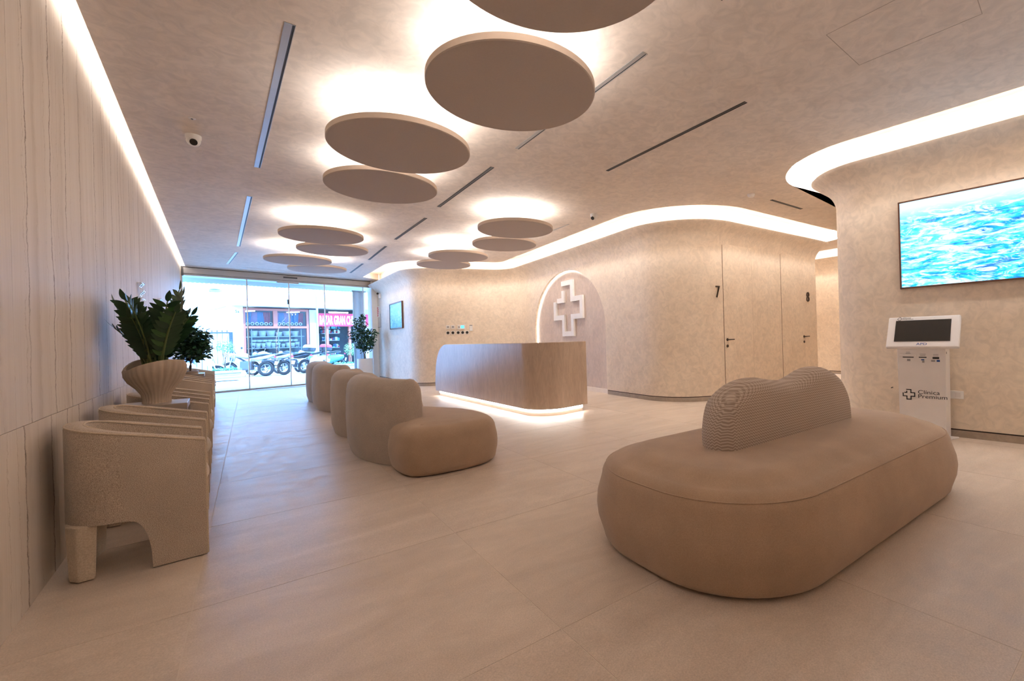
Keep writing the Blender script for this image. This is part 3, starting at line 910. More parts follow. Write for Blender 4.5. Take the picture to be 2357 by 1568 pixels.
def dome_camera(loc, rz, label):
    t = thing('dome_camera', label, 'camera', loc, rz, 'ceiling cameras')
    MB().lathe([(0.062, 0), (0.062, -0.03), (0.058, -0.045)], 28, capt=False).build('base_ring', 'white_matt', t)
    MB().ell((0, 0, -0.052), (0.056, 0.056, 0.056), 20, 12).build('eyeball', 'white_matt', t)
    MB().disc((0, -0.042, -0.078), (0, -0.75, -0.6), 0.030, 0.018, 20).build('lens', 'black_matt', t)
dome_camera((-3.957, 4.417, ZC), 0.75, 'white eyeball security camera on the ceiling by the stone wall')
dome_camera((-0.072, 7.648, ZC), -0.6, 'small white camera on the ceiling above the reception wall')
sp = thing('ceiling_spot', 'tiny flush ceiling sensor in front of the eyeball camera', 'sensor', (-3.666, 4.084, ZC))
MB().lathe([(0.028, 0), (0.028, -0.004), (0.02, -0.007)], 20).build('ring', 'white_gloss', sp)
MB().disc((0, 0, -0.0085), (0, 0, 1), 0.009, 0.004, 12).build('lens', 'steel_dark', sp)
sd = thing('smoke_detector', 'white smoke detector on the ceiling before the corridor', 'detector', (2.324, 6.799, ZC))
MB().lathe([(0.055, 0), (0.055, -0.018), (0.046, -0.03), (0.04, -0.045)], 28).build('body', 'white_matt', sd)
MB().lathe([(0.047, -0.026), (0.0445, -0.031)], 28, capb=False, capt=False).build('vent', 'slot_dark', sd)
sd2 = thing('smoke_detector', 'small white detector on the ceiling right of the left far disc cluster', 'detector', (-6.73, 10.97, ZC))
MB().lathe([(0.05, 0), (0.05, -0.018), (0.04, -0.035)], 24).build('body', 'white_matt', sd2)

# ------------------------------------------------------------------ reception counter
counter = thing('reception_counter', 'plastered reception counter with rounded corner, floating over a light strip', 'counter', (0, 0, 0))
K0 = Vector((-3.74, 10.03)); KV = Vector((-0.93, 6.58)); K1 = Vector((-0.262, 7.30))
kpath = resample(rounded([K0, KV, K1], [0, 0.45, 0]), 0.06)
ZK = 1.125; ZB = 0.105
klen = [0.0]
for a, b in zip(kpath, kpath[1:]): klen.append(klen[-1] + (b - a).length)
def ktop(l):
    rx, rz = 0.75, 0.80
    if l >= rx: return ZK
    u = 1 - l / rx
    return ZK - rz + rz * math.sqrt(max(0.0, 1 - u ** 2.4))
kn = lnormals(kpath)
def shell(path, nrm, lens, th, topf, z0):
    v = []; f = []
    for p, n, l in zip(path, nrm, lens):
        t = topf(l); a = p; b = p + n * th
        for q, z in ((a, z0), (a, t - 0.006), (a + n * 0.006, t), (b - n * 0.006, t), (b, t - 0.006), (b, z0)): v.append((q.x, q.y, z))
    k = 6
    for i in range(len(path) - 1):
        for j in range(k):
            j2 = (j + 1) % k; f.append((i * k + j, (i + 1) * k + j, (i + 1) * k + j2, i * k + j2))
    f.append(tuple(range(k))); f.append(tuple(reversed(range((len(path) - 1) * k, len(path) * k))))
    return MB().add(v, f)
# body lies to the left of the heading K0 -> K1 reversed: pick the side away from the camera
sgn = 1 if (kpath[10] + kn[10] * 0.1).length > kpath[10].length else -1
kn = [n * sgn for n in kn]
shell(kpath, kn, klen, 0.09, ktop, ZB).build('front_panel', 'counter_plaster', counter, True, 40)
# lower worktop behind the panel, a pedestal and the recessed plinth carrying the light
inner = [p + n * 0.08 for p, n in zip(kpath, kn)]; inner2 = [p + n * 0.62 for p, n in zip(kpath, kn)]
i0 = next(i for i, l in enumerate(klen) if l > 0.35)
wt = [(p.x, p.y) for p in inner[i0:]] + [(p.x, p.y) for p in reversed([q for i, q in enumerate(inner2) if i >= i0 and (klen[i] < klen[-1] - 1.15 or i == len(inner2) - 1)])]
MB().prism(wt, 0.72, 0.75).build('worktop', 'white_gloss', counter, False)
pl1 = [p + n * 0.05 for p, n in zip(kpath, kn)]
lens0 = klen
shell(pl1[2:-1], kn[2:-1], klen[2:-1], 0.04, lambda l: 0.115, 0.0).build('plinth', 'recess_white', counter, True, 40)
m = MB(); v = []; f = []
lp = [(p + n * 0.046, n) for p, n in zip(kpath, kn)][2:-1]
for q, n in lp: v += [(q.x, q.y, 0.055), (q.x, q.y, 0.10)]
f = [(2 * i, 2 * i + 2, 2 * i + 3, 2 * i + 1) for i in range(len(lp) - 1)]
m.add(v, f).build('light_strip', 'led_counter', counter, True, fixn=False)
dp = kpath[i0 + 12] + kn[0] * 0.45
MB().box((dp.x, dp.y, 0.36), (0.5, 0.5, 0.72), math.atan2((K0 - KV).y, (K0 - KV).x)).build('pedestal', 'white_gloss', counter, False)

# ------------------------------------------------------------------ white cross in the niche
def stroke(poly, w):
    pts = [Vector(p) for p in poly]; L = []; Rr = []
    n = lnormals(pts)
    for i, (p, q) in enumerate(zip(pts, n)):
        L.append(p + q * (w / 2)); Rr.append(p - q * (w / 2))
    return [(p.x, p.y) for p in L] + [(p.x, p.y) for p in reversed(Rr)]
def cross_polys(e, w, st):
    main = [(-w - st / 2, e), (w, e), (w, w), (e, w), (e, -w), (w, -w), (w, -e), (-w, -e), (-w, -w), (-e, -w), (-e, w * 0.92)]
    ell_ = [(-w, e * 0.72), (-w, w), (-e * 0.80, w)]
    return [stroke(main, st), stroke(ell_, st)]
cr = thing('cross_emblem', 'white raised cross-outline emblem in the arched niche', 'emblem', rpt(1.05, 1.885, ADEP - 0.001), facing(RN))
for k, (pg, nme) in enumerate(zip(cross_polys(0.60, 0.205, 0.115), ('cross_outline', 'corner_piece'))):
    MB().prism_xz([(-x if False else x, z) for x, z in pg], -0.05, 0.0).build(nme, 'white_matt', cr, False)

# ------------------------------------------------------------------ devices on the back wall
RZ_B = facing(BN)
def bpt(s, off, z): q = BA + BD * s + BN * off; return (q.x, q.y, z)
def wall_plate(name, s, z, w, h, d, label, cat, group=None):
    t = thing(name, label, cat, bpt(s, 0, z), RZ_B, group)
    MB().box((0, -d / 2, 0), (w, d, h)).build('plate', 'white_matt', t, False, bevel=0.004)
    return t
for s, lab in ((-0.56, 'left'), (-0.689, 'right')):
    t = wall_plate('thermostat', s, 1.575, 0.10, 0.10, 0.02, 'white thermostat with grey display on the back wall, %s one of two' % lab, 'thermostat', 'thermostats over the counter')
    MB().box((0, -0.021, 0.005), (0.055, 0.003, 0.045)).build('display', 'printed_grey', t, False)
t = wall_plate('intercom_panel', -0.911, 1.57, 0.20, 0.12, 0.03, 'white wall panel with a lit blue screen above the sockets', 'control panel')
MB().box((0.025, -0.031, 0.008), (0.09, 0.003, 0.075)).build('screen', 'small_blue_screen', t, False)
MB().box((-0.065, -0.031, 0.0), (0.025, 0.003, 0.06)).build('keys', 'printed_grey', t, False)
t = wall_plate('alarm_keypad', -1.163, 1.545, 0.085, 0.17, 0.025, 'narrow white keypad with dark strip right of the blue-lit panel', 'keypad')
MB().box((0, -0.026, 0.07), (0.075, 0.003, 0.022)).build('window', 'printed_grey', t, False)
for k, s in enumerate((-0.556, -0.684, -0.821, -0.94, -1.055)):
    t = wall_plate('power_socket', s, 1.42, 0.095, 0.095, 0.012, ['first', 'second', 'third', 'fourth', 'fifth'][k] + ' black round socket from the left on the back wall', 'socket', 'row of five sockets')
    MB().disc((0, -0.014, 0), (0, 1, 0), 0.037, 0.008, 24).build('socket_insert', 'black_matt', t)
    for dx in (-0.01, 0.01): MB().disc((dx, -0.0185, 0), (0, 1, 0), 0.003, 0.002, 8).build('pin_hole', 'printed_grey', t)

# ------------------------------------------------------------------ small screen, notices on the wall next to the glass
RZ_L = facing(LN)
def lpt(s, off, z): q = LA + LD * s + LN * off; return (q.x, q.y, z)
# local +X runs towards the camera side of that wall
pc = thing('wall_screen', 'small framed blue picture screen on the curved wall near the glass front', 'screen', lpt(0.55, 0.0, 1.995), RZ_L)
fw, fh = 1.33, 0.75
for (cx_, cz_, w_, h_) in ((0, fh / 2, fw, 0.03), (0, -fh / 2, fw, 0.03), (-fw / 2, 0, 0.03, fh + 0.03), (fw / 2, 0, 0.03, fh + 0.03)):
    MB().box((cx_, -0.022, cz_), (w_, 0.045, h_)).build('frame_side', 'wood_frame', pc, False)
MB().box((0, -0.015, 0), (fw - 0.02, 0.03, fh - 0.02)).build('picture', 'blue_picture', pc, False)
no = thing('notice_sticker', 'red and white printed notice on the pale wall beside the glass jamb', 'notice', lpt(2.86, 0.0, 2.25), RZ_L)
MB().box((0, -0.004, 0), (0.36, 0.008, 0.36)).build('sheet', 'sign_white', no, False)
for i in range(5):
    MB().box((random.uniform(-0.05, 0.05), -0.009, 0.13 - i * 0.065), (random.uniform(0.18, 0.30), 0.002, 0.036)).build('printed_bar', 'sign_red', no, False)
pb = thing('wall_panel_hatch', 'small flush service hatch outlined on the pale wall under the red notice', 'hatch', lpt(2.72, 0, 1.95), RZ_L)
for (cx_, cz_, w_, h_) in ((0, -0.22, 0.40, 0.012), (0.20, 0, 0.012, 0.44)):
    MB().box((cx_, -0.002, cz_), (w_, 0.004, h_)).build('joint', 'slot_dark', pb, False)
c2 = thing('wall_camera', 'small black and white camera high on the wall beside the glass front', 'camera', lpt(2.45, 0, 2.78), RZ_L)
MB().box((0, -0.03, -0.03), (0.05, 0.06, 0.14)).build('mount', 'white_matt', c2, False, bevel=0.006)
MB().ell((-0.02, -0.085, 0.05), (0.035, 0.035, 0.035), 14, 10).build('lens_ball', 'black_matt', c2)

# ------------------------------------------------------------------ big wall screen
RZ_T = facing(TN)
def tpt(s, off, z): q = TP + TV * s + TN * off; return (q.x, q.y, z)
tvs = 0.478 - 1.74 / 2
tv = thing('wall_television', 'large wood-framed screen showing blue sea on the plaster wall', 'television', tpt(tvs, 0, 1.63), RZ_T)
tw, thh = 1.74, 0.985
for (cx_, cz_, w_, h_) in ((0, thh - 0.008, tw, 0.016), (0, 0.008, tw, 0.016), (-tw / 2 + 0.008, thh / 2, 0.016, thh), (tw / 2 - 0.008, thh / 2, 0.016, thh)):
    MB().box((cx_, -0.022, cz_), (w_, 0.044, h_)).build('frame_side', 'wood_frame', tv, False)
MB().box((0, -0.016, thh / 2), (tw - 0.03, 0.032, thh - 0.03)).build('screen', 'sea_screen', tv, False)

# ------------------------------------------------------------------ check-in kiosk
kq = TP + TV * 0.255 + TN * 0.25
kiosk = thing('checkin_kiosk', 'white self check-in kiosk with tilted black screen before the plaster wall', 'kiosk', (kq.x, kq.y, 0), RZ_T)
kb = 0.43
MB().prism_xz([(-0.205, 0.014), (0.205, 0.014), (0.215, 0.975), (-0.215, 0.975)], -0.04, 0.20).build('body', 'white_gloss', kiosk, False, bevel=0.008)
bp = [(-0.20, -0.10), (-0.17, 0.16), (-0.24, 0.30), (0.24, 0.30), (0.17, 0.14), (0.245, -0.10), (0.20, -0.14), (-0.15, -0.14)]
MB().prism([(-0.27, 0.21), (0.27, 0.21), (0.275, 0.17), (0.235, 0.08), (0.222, -0.04), (0.225, -0.20), (0.19, -0.215), (-0.19, -0.215), (-0.225, -0.20), (-0.222, -0.04), (-0.235, 0.08), (-0.275, 0.17)], 0.0, 0.014).build('base_plate', 'white_gloss', kiosk, False, bevel=0.004)
hdm = Matrix.Rotation(math.radians(-28), 4, 'X')
head = MB().box((0, 0, 0.185), (0.645, 0.05, 0.375)).xf(hdm)
hd_o = head.build('screen_housing', 'white_gloss', kiosk, False, loc=(0.01, -0.065, 0.968), bevel=0.012)
MB().box((0.0, -0.027, 0.195), (0.495, 0.006, 0.255)).xf(hdm).build('screen', 'screen_off', hd_o, False)
def on_head(nme, txt, mat, x, z, size, sx, par=hd_o):
    me = text_mesh(txt, size, 0.0006, sx); 
    me.transform(hdm @ Matrix.Translation((x, -0.0262, z))); me.materials.append(MATS[mat]); return link(nme, me, par)
on_head('maker_logo', 'APD', 'printed_blue', -0.04, 0.022, 0.04, 1.25)
on_head('logo_text', 'Cl\u00ednica', 'printed_black', -0.185, 0.350, 0.018, 1.5)
on_head('logo_text', 'Premium', 'printed_black', -0.185, 0.334, 0.018, 1.5)
def logo(par, x, z, y, k, M=None, mat='printed_black'):
    mm = MB()
    for pg in cross_polys(0.5 * k, 0.18 * k, 0.10 * k): mm.prism_xz([(a + x, b + z) for a, b in pg], y - 0.0012, y)
    if M is not None: mm.xf(M)
    return mm.build('logo_cross', mat, par, False)
logo(hd_o, -0.215, 0.346, -0.025, 0.042, hdm)
logo(kiosk, -0.115, 0.465, -0.0402, 0.105)
lettering('logo_text', 'Cl\u00ednica', 'printed_black', kiosk, (-0.035, -0.0412, 0.477), 0.058, 0.0006, 1.22)
lettering('logo_text', 'Premium', 'printed_black', kiosk, (-0.035, -0.0412, 0.432), 0.058, 0.0006, 1.22)
MB().box((-0.115, -0.046, 0.887), (0.15, 0.012, 0.026)).build('printer_lip', 'white_gloss', kiosk, False, bevel=0.002)
for x, w_, h_, z in ((-0.112, 0.100, 0.010, 0.868), (0.018, 0.068, 0.010, 0.868), (0.132, 0.056, 0.020, 0.862)):
    MB().box((x, -0.0405, z), (w_, 0.004, h_)).build('slot', 'black_matt', kiosk, False)
for x, w_, z in ((-0.112, 0.035, 0.922), (-0.112, 0.045, 0.908), (0.018, 0.055, 0.902), (0.018, 0.05, 0.886), (0.132, 0.045, 0.898), (0.132, 0.045, 0.883)):
    MB().box((x, -0.0405, z), (w_, 0.0016, 0.005)).build('printed_line', 'printed_grey', kiosk, False)
for x, z, w_, h_, mt in ((-0.108, 0.838, 0.03, 0.022, 'printed_grey'), (0.018, 0.842, 0.028, 0.012, 'printed_blue'), (0.022, 0.822, 0.02, 0.022, 'printed_grey'), (0.108, 0.832, 0.034, 0.02, 'printed_grey'), (0.152, 0.832, 0.028, 0.02, 'printed_blue')):
    MB().box((x, -0.0405, z), (w_, 0.0016, h_)).build('pictogram', mt, kiosk, False)
MB().box((0.212, -0.0, 0.915), (0.012, 0.012, 0.022)).build('side_label', 'printed_grey', kiosk, False)
ws = thing('wall_socket', 'white double wall socket low on the wall right of the kiosk', 'socket', tpt(0.02, 0, 0.455), RZ_T)
MB().box((0, -0.006, 0), (0.16, 0.012, 0.085)).build('plate', 'white_matt', ws, False, bevel=0.003)
MB().box((0.03, -0.013, 0), (0.05, 0.004, 0.05)).build('insert', 'white_gloss', ws, False)
hk = tag(MB().tube([(0, 0, 0), (0, -0.05, 0), (0.0, -0.052, -0.004)], 0.006, 8).build('wall_peg', 'black_matt', None, loc=tpt(0.59, 0.0, 0.50), rot=(0, 0, RZ_T)), 'tiny black peg on the wall left of the kiosk', 'peg')

# ------------------------------------------------------------------ soft seating
def ring_of(outline, inset, z):
    pts = [Vector(p) for p in outline]; n = len(pts); out = []
    for i in range(n):
        a = (pts[i] - pts[i - 1]); b = (pts[(i + 1) % n] - pts[i])
        t = (a.normalized() + b.normalized()).normalized(); nn = Vector((-t.y, t.x))
        q = pts[i] + nn * inset; out.append((q.x, q.y, z))
    return out
def smooth_closed(ctrl, per=10):
    n = len(ctrl); out = []
    for i in range(n):
        p0, p1, p2, p3 = (Vector(ctrl[(i + k) % n]) for k in (-1, 0, 1, 2))
        for j in range(per):
            t = j / per
            out.append(0.5 * ((2 * p1) + (p2 - p0) * t + (2 * p0 - 5 * p1 + 4 * p2 - p3) * t * t + (3 * p1 - p0 - 3 * p2 + p3) * t ** 3))
    return out
def superloop(ha, hb, ex, n=96):
    out = []
    for k in range(n):
        th = 2 * PI * k / n; c, s = math.cos(th), math.sin(th)
        out.append(Vector((ha * math.copysign(abs(c) ** (2 / ex), c), hb * math.copysign(abs(s) ** (2 / ex), s))))
    return out
def stadium(ha, hb, r, n=16):
    out = []
    for cx_, cy_, a0 in ((ha - r, hb - r, 0), (-ha + r, hb - r, 90), (-ha + r, -hb + r, 180), (ha - r, -hb + r, 270)):
        for k in range(n + 1):
            a = math.radians(a0 + 90 * k / n); out.append(Vector((cx_ + r * math.cos(a), cy_ + r * math.sin(a))))
    # densify straights
    res = []
    for i, p in enumerate(out):
        q = out[(i + 1) % len(out)]; k = max(1, int((q - p).length / 0.1))
        for j in range(k): res.append(p.lerp(q, j / k))
    return res
def cushion(name, outline, h, mat, parent, edge=0.10, under=0.05, crown=0.02, bulge=0.02, z0=0.0):
    rings = []
    for k in range(5):
        a = PI / 2 * (1 - k / 4); rings.append(ring_of(outline, under * (1 - math.cos(PI / 2 - a)) if False else under * (1 - math.sin(PI / 2 * k / 4)), z0 + 0.004 + under * 0.9 * (1 - math.cos(PI / 2 * k / 4))))
    zm = [0.3, 0.5, 0.7]
    zs_, ze = z0 + under * 0.9, z0 + h - edge
    for t in zm: rings.append(ring_of(outline, -bulge * math.sin(PI * t), zs_ + (ze - zs_) * t))
    for k in range(8):
        a = PI / 2 * k / 7; rings.append(ring_of(outline, edge * 1.25 * (1 - math.cos(a)), ze + edge * math.sin(a)))
    for k in range(1, 4): rings.append(ring_of(outline, edge * 1.25 + 0.05 * k, z0 + h + crown * (1 - (1 - k / 3) ** 2)))
    return MB().loft(rings).build(name, mat, parent, True, 60)

SA = Vector((0.7964, 0.6047)); SB = Vector((-0.6047, 0.7964))
sc = SA * 2.875 + SB * 1.69
big = thing('island_sofa', 'large tan racetrack-shaped island sofa with a two-humped backrest', 'sofa', (sc.x, sc.y, 0), math.atan2(SA.y, SA.x))
ol = stadium(1.395, 0.665, 0.56)
cushion('seat', ol, 0.47, 'tan_fabric', big, edge=0.095, under=0.07, crown=0.045, bulge=0.035)
seam = ring_of(ol, -0.001 + 0.095 * 1.25 * (1 - math.cos(PI / 2 * 0.42)), 0.47 - 0.095 + 0.095 * math.sin(PI / 2 * 0.42) + 0.001)
MB().tube(seam, 0.0035, 6, True).build('seam', 'tan_fabric', big)
MB().prism([(p[0], p[1]) for p in ring_of(ol, 0.12, 0)], 0.0, 0.02).build('base', 'black_matt', big, False)
# backrest: outline in x-z, pillow section in y
ctrl = [(-0.90, 0.40), (-0.93, 0.60), (-0.86, 0.80), (-0.66, 0.895), (-0.45, 0.912), (-0.25, 0.885), (-0.05, 0.868), (0.13, 0.895), (0.32, 0.935), (0.52, 0.925), (0.72, 0.85), (0.86, 0.70), (0.90, 0.52), (0.88, 0.40)]
prof = []
for i in range(len(ctrl) - 1):
    p0 = Vector(ctrl[max(i - 1, 0)]); p1 = Vector(ctrl[i]); p2 = Vector(ctrl[i + 1]); p3 = Vector(ctrl[min(i + 2, len(ctrl) - 1)])
    for j in range(6):
        t = j / 6
        prof.append(0.5 * ((2 * p1) + (p2 - p0) * t + (2 * p0 - 5 * p1 + 4 * p2 - p3) * t * t + (3 * p1 - p0 - 3 * p2 + p3) * t ** 3))
prof.append(Vector(ctrl[-1]))
prof = [Vector((p.x * 0.86 - 0.03, 0.40 + (p.y - 0.40) * 0.975)) for p in prof]
# outline runs left to right; rings shrink inward
rings = []
ty = 0.115
for k in range(11):
    a = -PI / 2 + PI * k / 10
    ins = 0.09 * (1 - math.cos(a)); y = ty * math.sin(a) * 1.0
    pts = []
    npf = len(prof)
    for i in range(npf):
        t = (prof[min(i + 1, npf - 1)] - prof[max(i - 1, 0)]).normalized(); nn = Vector((t.y, -t.x))
        q = prof[i] + nn * ins; pts.append((q.x, y, max(q.y, 0.40)))
    rings.append(pts)
MB().loft(rings).build('backrest', 'chevron_fabric', big, True, 60, loc=(0.0, 0.0, 0.0))

# two wavy sofas in the middle
UT = Vector((-0.6175, 0.7866)); UQ = Vector((0.7866, 0.6175))
def wavy_sofa(loc, label):
    t = thing('wavy_sofa', label, 'sofa', (loc.x, loc.y, 0), math.atan2(UQ.y, UQ.x), 'curved two-bay sofas')   # local x = q (to the right), y = p (away)
    seat = smooth_closed([(-0.21, 0.12), (-0.05, 0.0), (0.30, -0.02), (0.60, 0.10), (0.74, 0.45), (0.70, 0.95), (0.50, 1.38), (0.36, 1.72), (0.44, 2.1), (0.62, 2.45), (0.70, 2.9), (0.58, 3.3), (0.25, 3.46), (-0.05, 3.40), (-0.16, 3.1), (-0.12, 2.6), (-0.10, 1.8), (-0.14, 1.0), (-0.24, 0.5)], 8)
    cushion('seat', seat, 0.43, 'tan_fabric', t, edge=0.11, under=0.06, crown=0.015, bulge=0.02)
    cl_ = [(-0.05, 0.62), (-0.16, 0.80), (-0.255, 1.10), (-0.285, 1.45), (-0.25, 1.8), (-0.13, 2.08), (-0.12, 2.25), (-0.22, 2.5), (-0.265, 2.8), (-0.25, 3.05), (-0.16, 3.25), (-0.05, 3.38)]
    cv = []
    for i in range(len(cl_) - 1):
        p0 = Vector(cl_[max(i - 1, 0)]); p1 = Vector(cl_[i]); p2 = Vector(cl_[i + 1]); p3 = Vector(cl_[min(i + 2, len(cl_) - 1)])
        for j in range(6):
            u = j / 6
            cv.append(0.5 * ((2 * p1) + (p2 - p0) * u + (2 * p0 - 5 * p1 + 4 * p2 - p3) * u * u + (3 * p1 - p0 - 3 * p2 + p3) * u ** 3))
    cv.append(Vector(cl_[-1]))
    nr = lnormals(cv); nn = len(cv)
    rings = []
    hw = 0.145; H_ = 0.835
    sec = []
    for k in range(9): a = PI * k / 8; sec.append((hw * math.cos(a), H_ - 0.16 + 0.16 * math.sin(a)))
    sec = [(hw * 0.80, 0.004), (hw * 1.02, 0.12), (hw * 1.10, 0.38), (hw * 1.06, 0.56)] + sec + [(-hw * 1.06, 0.56), (-hw * 1.10, 0.38), (-hw * 1.02, 0.12), (-hw * 0.80, 0.004)]
    def ring(p, n, kx, dz, zoff=0): return [(p.x + n.x * o * kx, p.y + n.y * o * kx, 0.004 + (z - 0.004) * dz) for o, z in sec]
    e0 = (cv[0] - cv[1]).normalized(); e1_ = (cv[-1] - cv[-2]).normalized()
    for k in (0, 1, 2, 3): 
        a = PI / 2 * k / 4
        rings.append(ring(cv[0] + e0 * 0.09 * math.cos(a), nr[0], 0.35 + 0.65 * math.sin(a) ** 0.8 if k else 0.30, 0.90 + 0.10 * math.sin(a)))
    rings += [ring(p, n, 1, 1 - 0.012 * math.cos(2 * PI * i / nn * 2)) for i, (p, n) in enumerate(zip(cv, nr))]
    for k in (3, 2, 1, 0):
        a = PI / 2 * k / 4
        rings.append(ring(cv[-1] + e1_ * 0.09 * math.cos(a), nr[-1], 0.35 + 0.65 * math.sin(a) ** 0.8 if k else 0.30, 0.90 + 0.10 * math.sin(a)))
    MB().loft(rings).build('backrest', 'sofa_back_fabric', t, True, 70)
    return t
so = Vector((-1.5, 3.95))
wavy_sofa(so, 'nearer curved sofa with tan seat and grey wavy back in the middle of the room')
s2 = wavy_sofa(so + UT * 4.43 + UQ * 0.09, 'farther curved sofa with tan seat and grey wavy back towards the glass front')

# ------------------------------------------------------------------ barrel armchairs
def make_chair():
    t = thing('barrel_armchair', 'x', 'armchair', (0, 0, 0), 0, 'row of barrel armchairs along the stone wall')
    th = 0.078; wx = 0.285 - th / 2; yb = 0.02 + th / 2; ys = 0.27; yf = 0.575; HT = 0.667
    cp = []
    for k in range(25): cp.append(Vector((wx, yf - (yf - ys) * k / 24)))
    for k in range(1, 40):
        a = PI * k / 40; cp.append(Vector((wx * math.copysign(abs(math.cos(a)) ** 0.85, math.cos(a)), ys - (ys - yb) * math.sin(a) ** 0.85)))
    for k in range(25): cp.append(Vector((-wx, ys + (yf - ys) * k / 24)))
    nr = lnormals(cp); nr = [n.normalized() for n in nr]
    def ht(p): return 0.667 + 0.13 * (1 - (p.y - yb) / (yf - yb))
    def zb(p, i):
        y0, y1 = 0.225, 0.352
        if p.y >= y1: return 0.006
        u = (p.y - y0) / (y1 - y0)
        if u <= 0: return 0.285
        return 0.285 * (1 - u ** 3.2) ** (1 / 2.4)
    # refine the path around the arch edge
    ref = []
    for a, b in zip(cp, cp[1:]):
        ref.append(a)
        if abs(a.x) > wx - 1e-4 and abs(b.x) > wx - 1e-4 and min(a.y, b.y) < 0.36 and max(a.y, b.y) > 0.30:
            for j in (0.25, 0.5, 0.75): ref.append(a.lerp(b, j))
    ref.append(cp[-1]); cp = ref; nr = [n.normalized() for n in lnormals(cp)]
    v = []; f = []
    for i, (p, n) in enumerate(zip(cp, nr)):
        z0 = zb(p, i); HT = ht(p)
        # front ends rounded in plan
        for o, z in ((th / 2, z0), (th / 2, (z0 + HT) / 2), (th / 2, HT - 0.022), (th / 2 - 0.006, HT - 0.008), (th / 2 - 0.02, HT), (-th / 2 + 0.02, HT), (-th / 2 + 0.006, HT - 0.008), (-th / 2, HT - 0.022), (-th / 2, (z0 + HT) / 2), (-th / 2, z0)):
            q = p + n * o; v.append((q.x, q.y, z))
    k = 10
    for i in range(len(cp) - 1):
        for j in range(k):
            j2 = (j + 1) % k; f.append((i * k + j, (i + 1) * k + j, (i + 1) * k + j2, i * k + j2))
    f.append(tuple(range(k))); f.append(tuple(reversed(range((len(cp) - 1) * k, len(cp) * k))))
    MB().add(v, f).build('shell', 'boucle', t, True, 38)
    # piping: along the outer top edge and down the arm fronts
    sg = 1 if (cp[0] + nr[0] * 0.1).x > cp[0].x else -1
    for s in (1, -1):
        off = s * sg * (th / 2 - 0.004)
        ln = [(p + n * off) for p, n in zip(cp, nr)]
        pts = [(ln[0].x, yf + 0.002, 0.01), (ln[0].x, yf + 0.002, HT - 0.03)] + [(q.x, q.y, ht(p) - 0.008) for q, p in zip(ln, cp)] + [(ln[-1].x, yf + 0.002, HT - 0.03), (ln[-1].x, yf + 0.002, 0.01)]
        MB().tube(pts, 0.005, 6).build('piping', 'boucle_trim', t)
    MB().prism([(p.x * 0.94, p.y) for p in [Vector((wx - th / 2, 0.565)), Vector((-wx + th / 2, 0.565)), Vector((-wx + th / 2, 0.27)), Vector((-0.13, 0.13)), Vector((0.13, 0.13)), Vector((wx - th / 2, 0.27))]], 0.25, 0.40).build('seat_frame', 'boucle', t, False)
    cu = smooth_closed([(-0.215, 0.40), (-0.20, 0.25), (-0.10, 0.12), (0.10, 0.12), (0.20, 0.25), (0.215, 0.40), (0.20, 0.575), (-0.20, 0.575)], 6)
    cushion('seat_cushion', cu, 0.09, 'boucle_trim', t, edge=0.035, under=0.02, crown=0.02, bulge=0.006, z0=0.395)
    # rear legs follow the curve of the back and taper downward
    for s in (1, -1):
        m = MB(); rings = []
        for z, kx in ((0.004, 0.95), (0.03, 1.05), (0.29, 1.25)):
            c = Vector((s * 0.175, 0.085)); a = 0.058 * kx
            rings.append([(c.x + s * 0.052 * kx, c.y + 0.055 * kx, z), (c.x - s * 0.05 * kx, c.y + 0.03 * kx, z), (c.x - s * 0.05 * kx, c.y - 0.045 * kx, z), (c.x + s * 0.012 * kx, c.y - 0.038 * kx, z), (c.x + s * 0.058 * kx, c.y - 0.005 * kx, z)])
        m.loft(rings).build('leg', 'boucle_trim', t, False, bevel=0.008)
    return t
ch0 = make_chair()
CH = [(-0.06, 'nearest barrel armchair at the left, boucle fabric with arched side cut-out', 0.05), (0.89, 'second barrel armchair from the front, just before the stone side table', 0.0),
      (2.12, 'third barrel armchair from the front, just behind the stone side table and planter', 0), (3.07, 'fourth barrel armchair from the front along the stone wall', 0),
      (5.26, 'fifth barrel armchair from the front, beyond the gap in the row', 0), (6.22, 'sixth barrel armchair from the front, before the small leafy tree', 0),
      (8.40, 'seventh barrel armchair from the front, behind the small leafy tree', 0), (9.40, 'last barrel armchair of the row, nearest the glass front', 0)]
for i, (s, lab, r) in enumerate(CH):
    o = ch0 if i == 0 else copy_tree(ch0)
    o.location = W(s + 0.285, 0.035); o.rotation_euler = (0, 0, RZ_W + r); o['label'] = lab

def side_table(s, off, label):
    t = thing('side_table', label, 'side table', W(s, off), RZ_W, 'stone side tables')
    MB().box((0, 0, 0.715), (0.42, 0.40, 0.05)).build('table_top', 'stone_table', t, False, bevel=0.004)
    for x in (-0.19, 0.19): MB().box((x, 0, 0.345), (0.04, 0.40, 0.69)).build('side_panel', 'stone_table', t, False)
    MB().box((0, -0.17, 0.36), (0.34, 0.03, 0.60)).build('rear_panel', 'stone_table', t, False)
side_table(1.79, 0.29, 'brown stone side table carrying the fluted planter')
side_table(7.45, 0.29, 'stone side table under the small leafy tree')

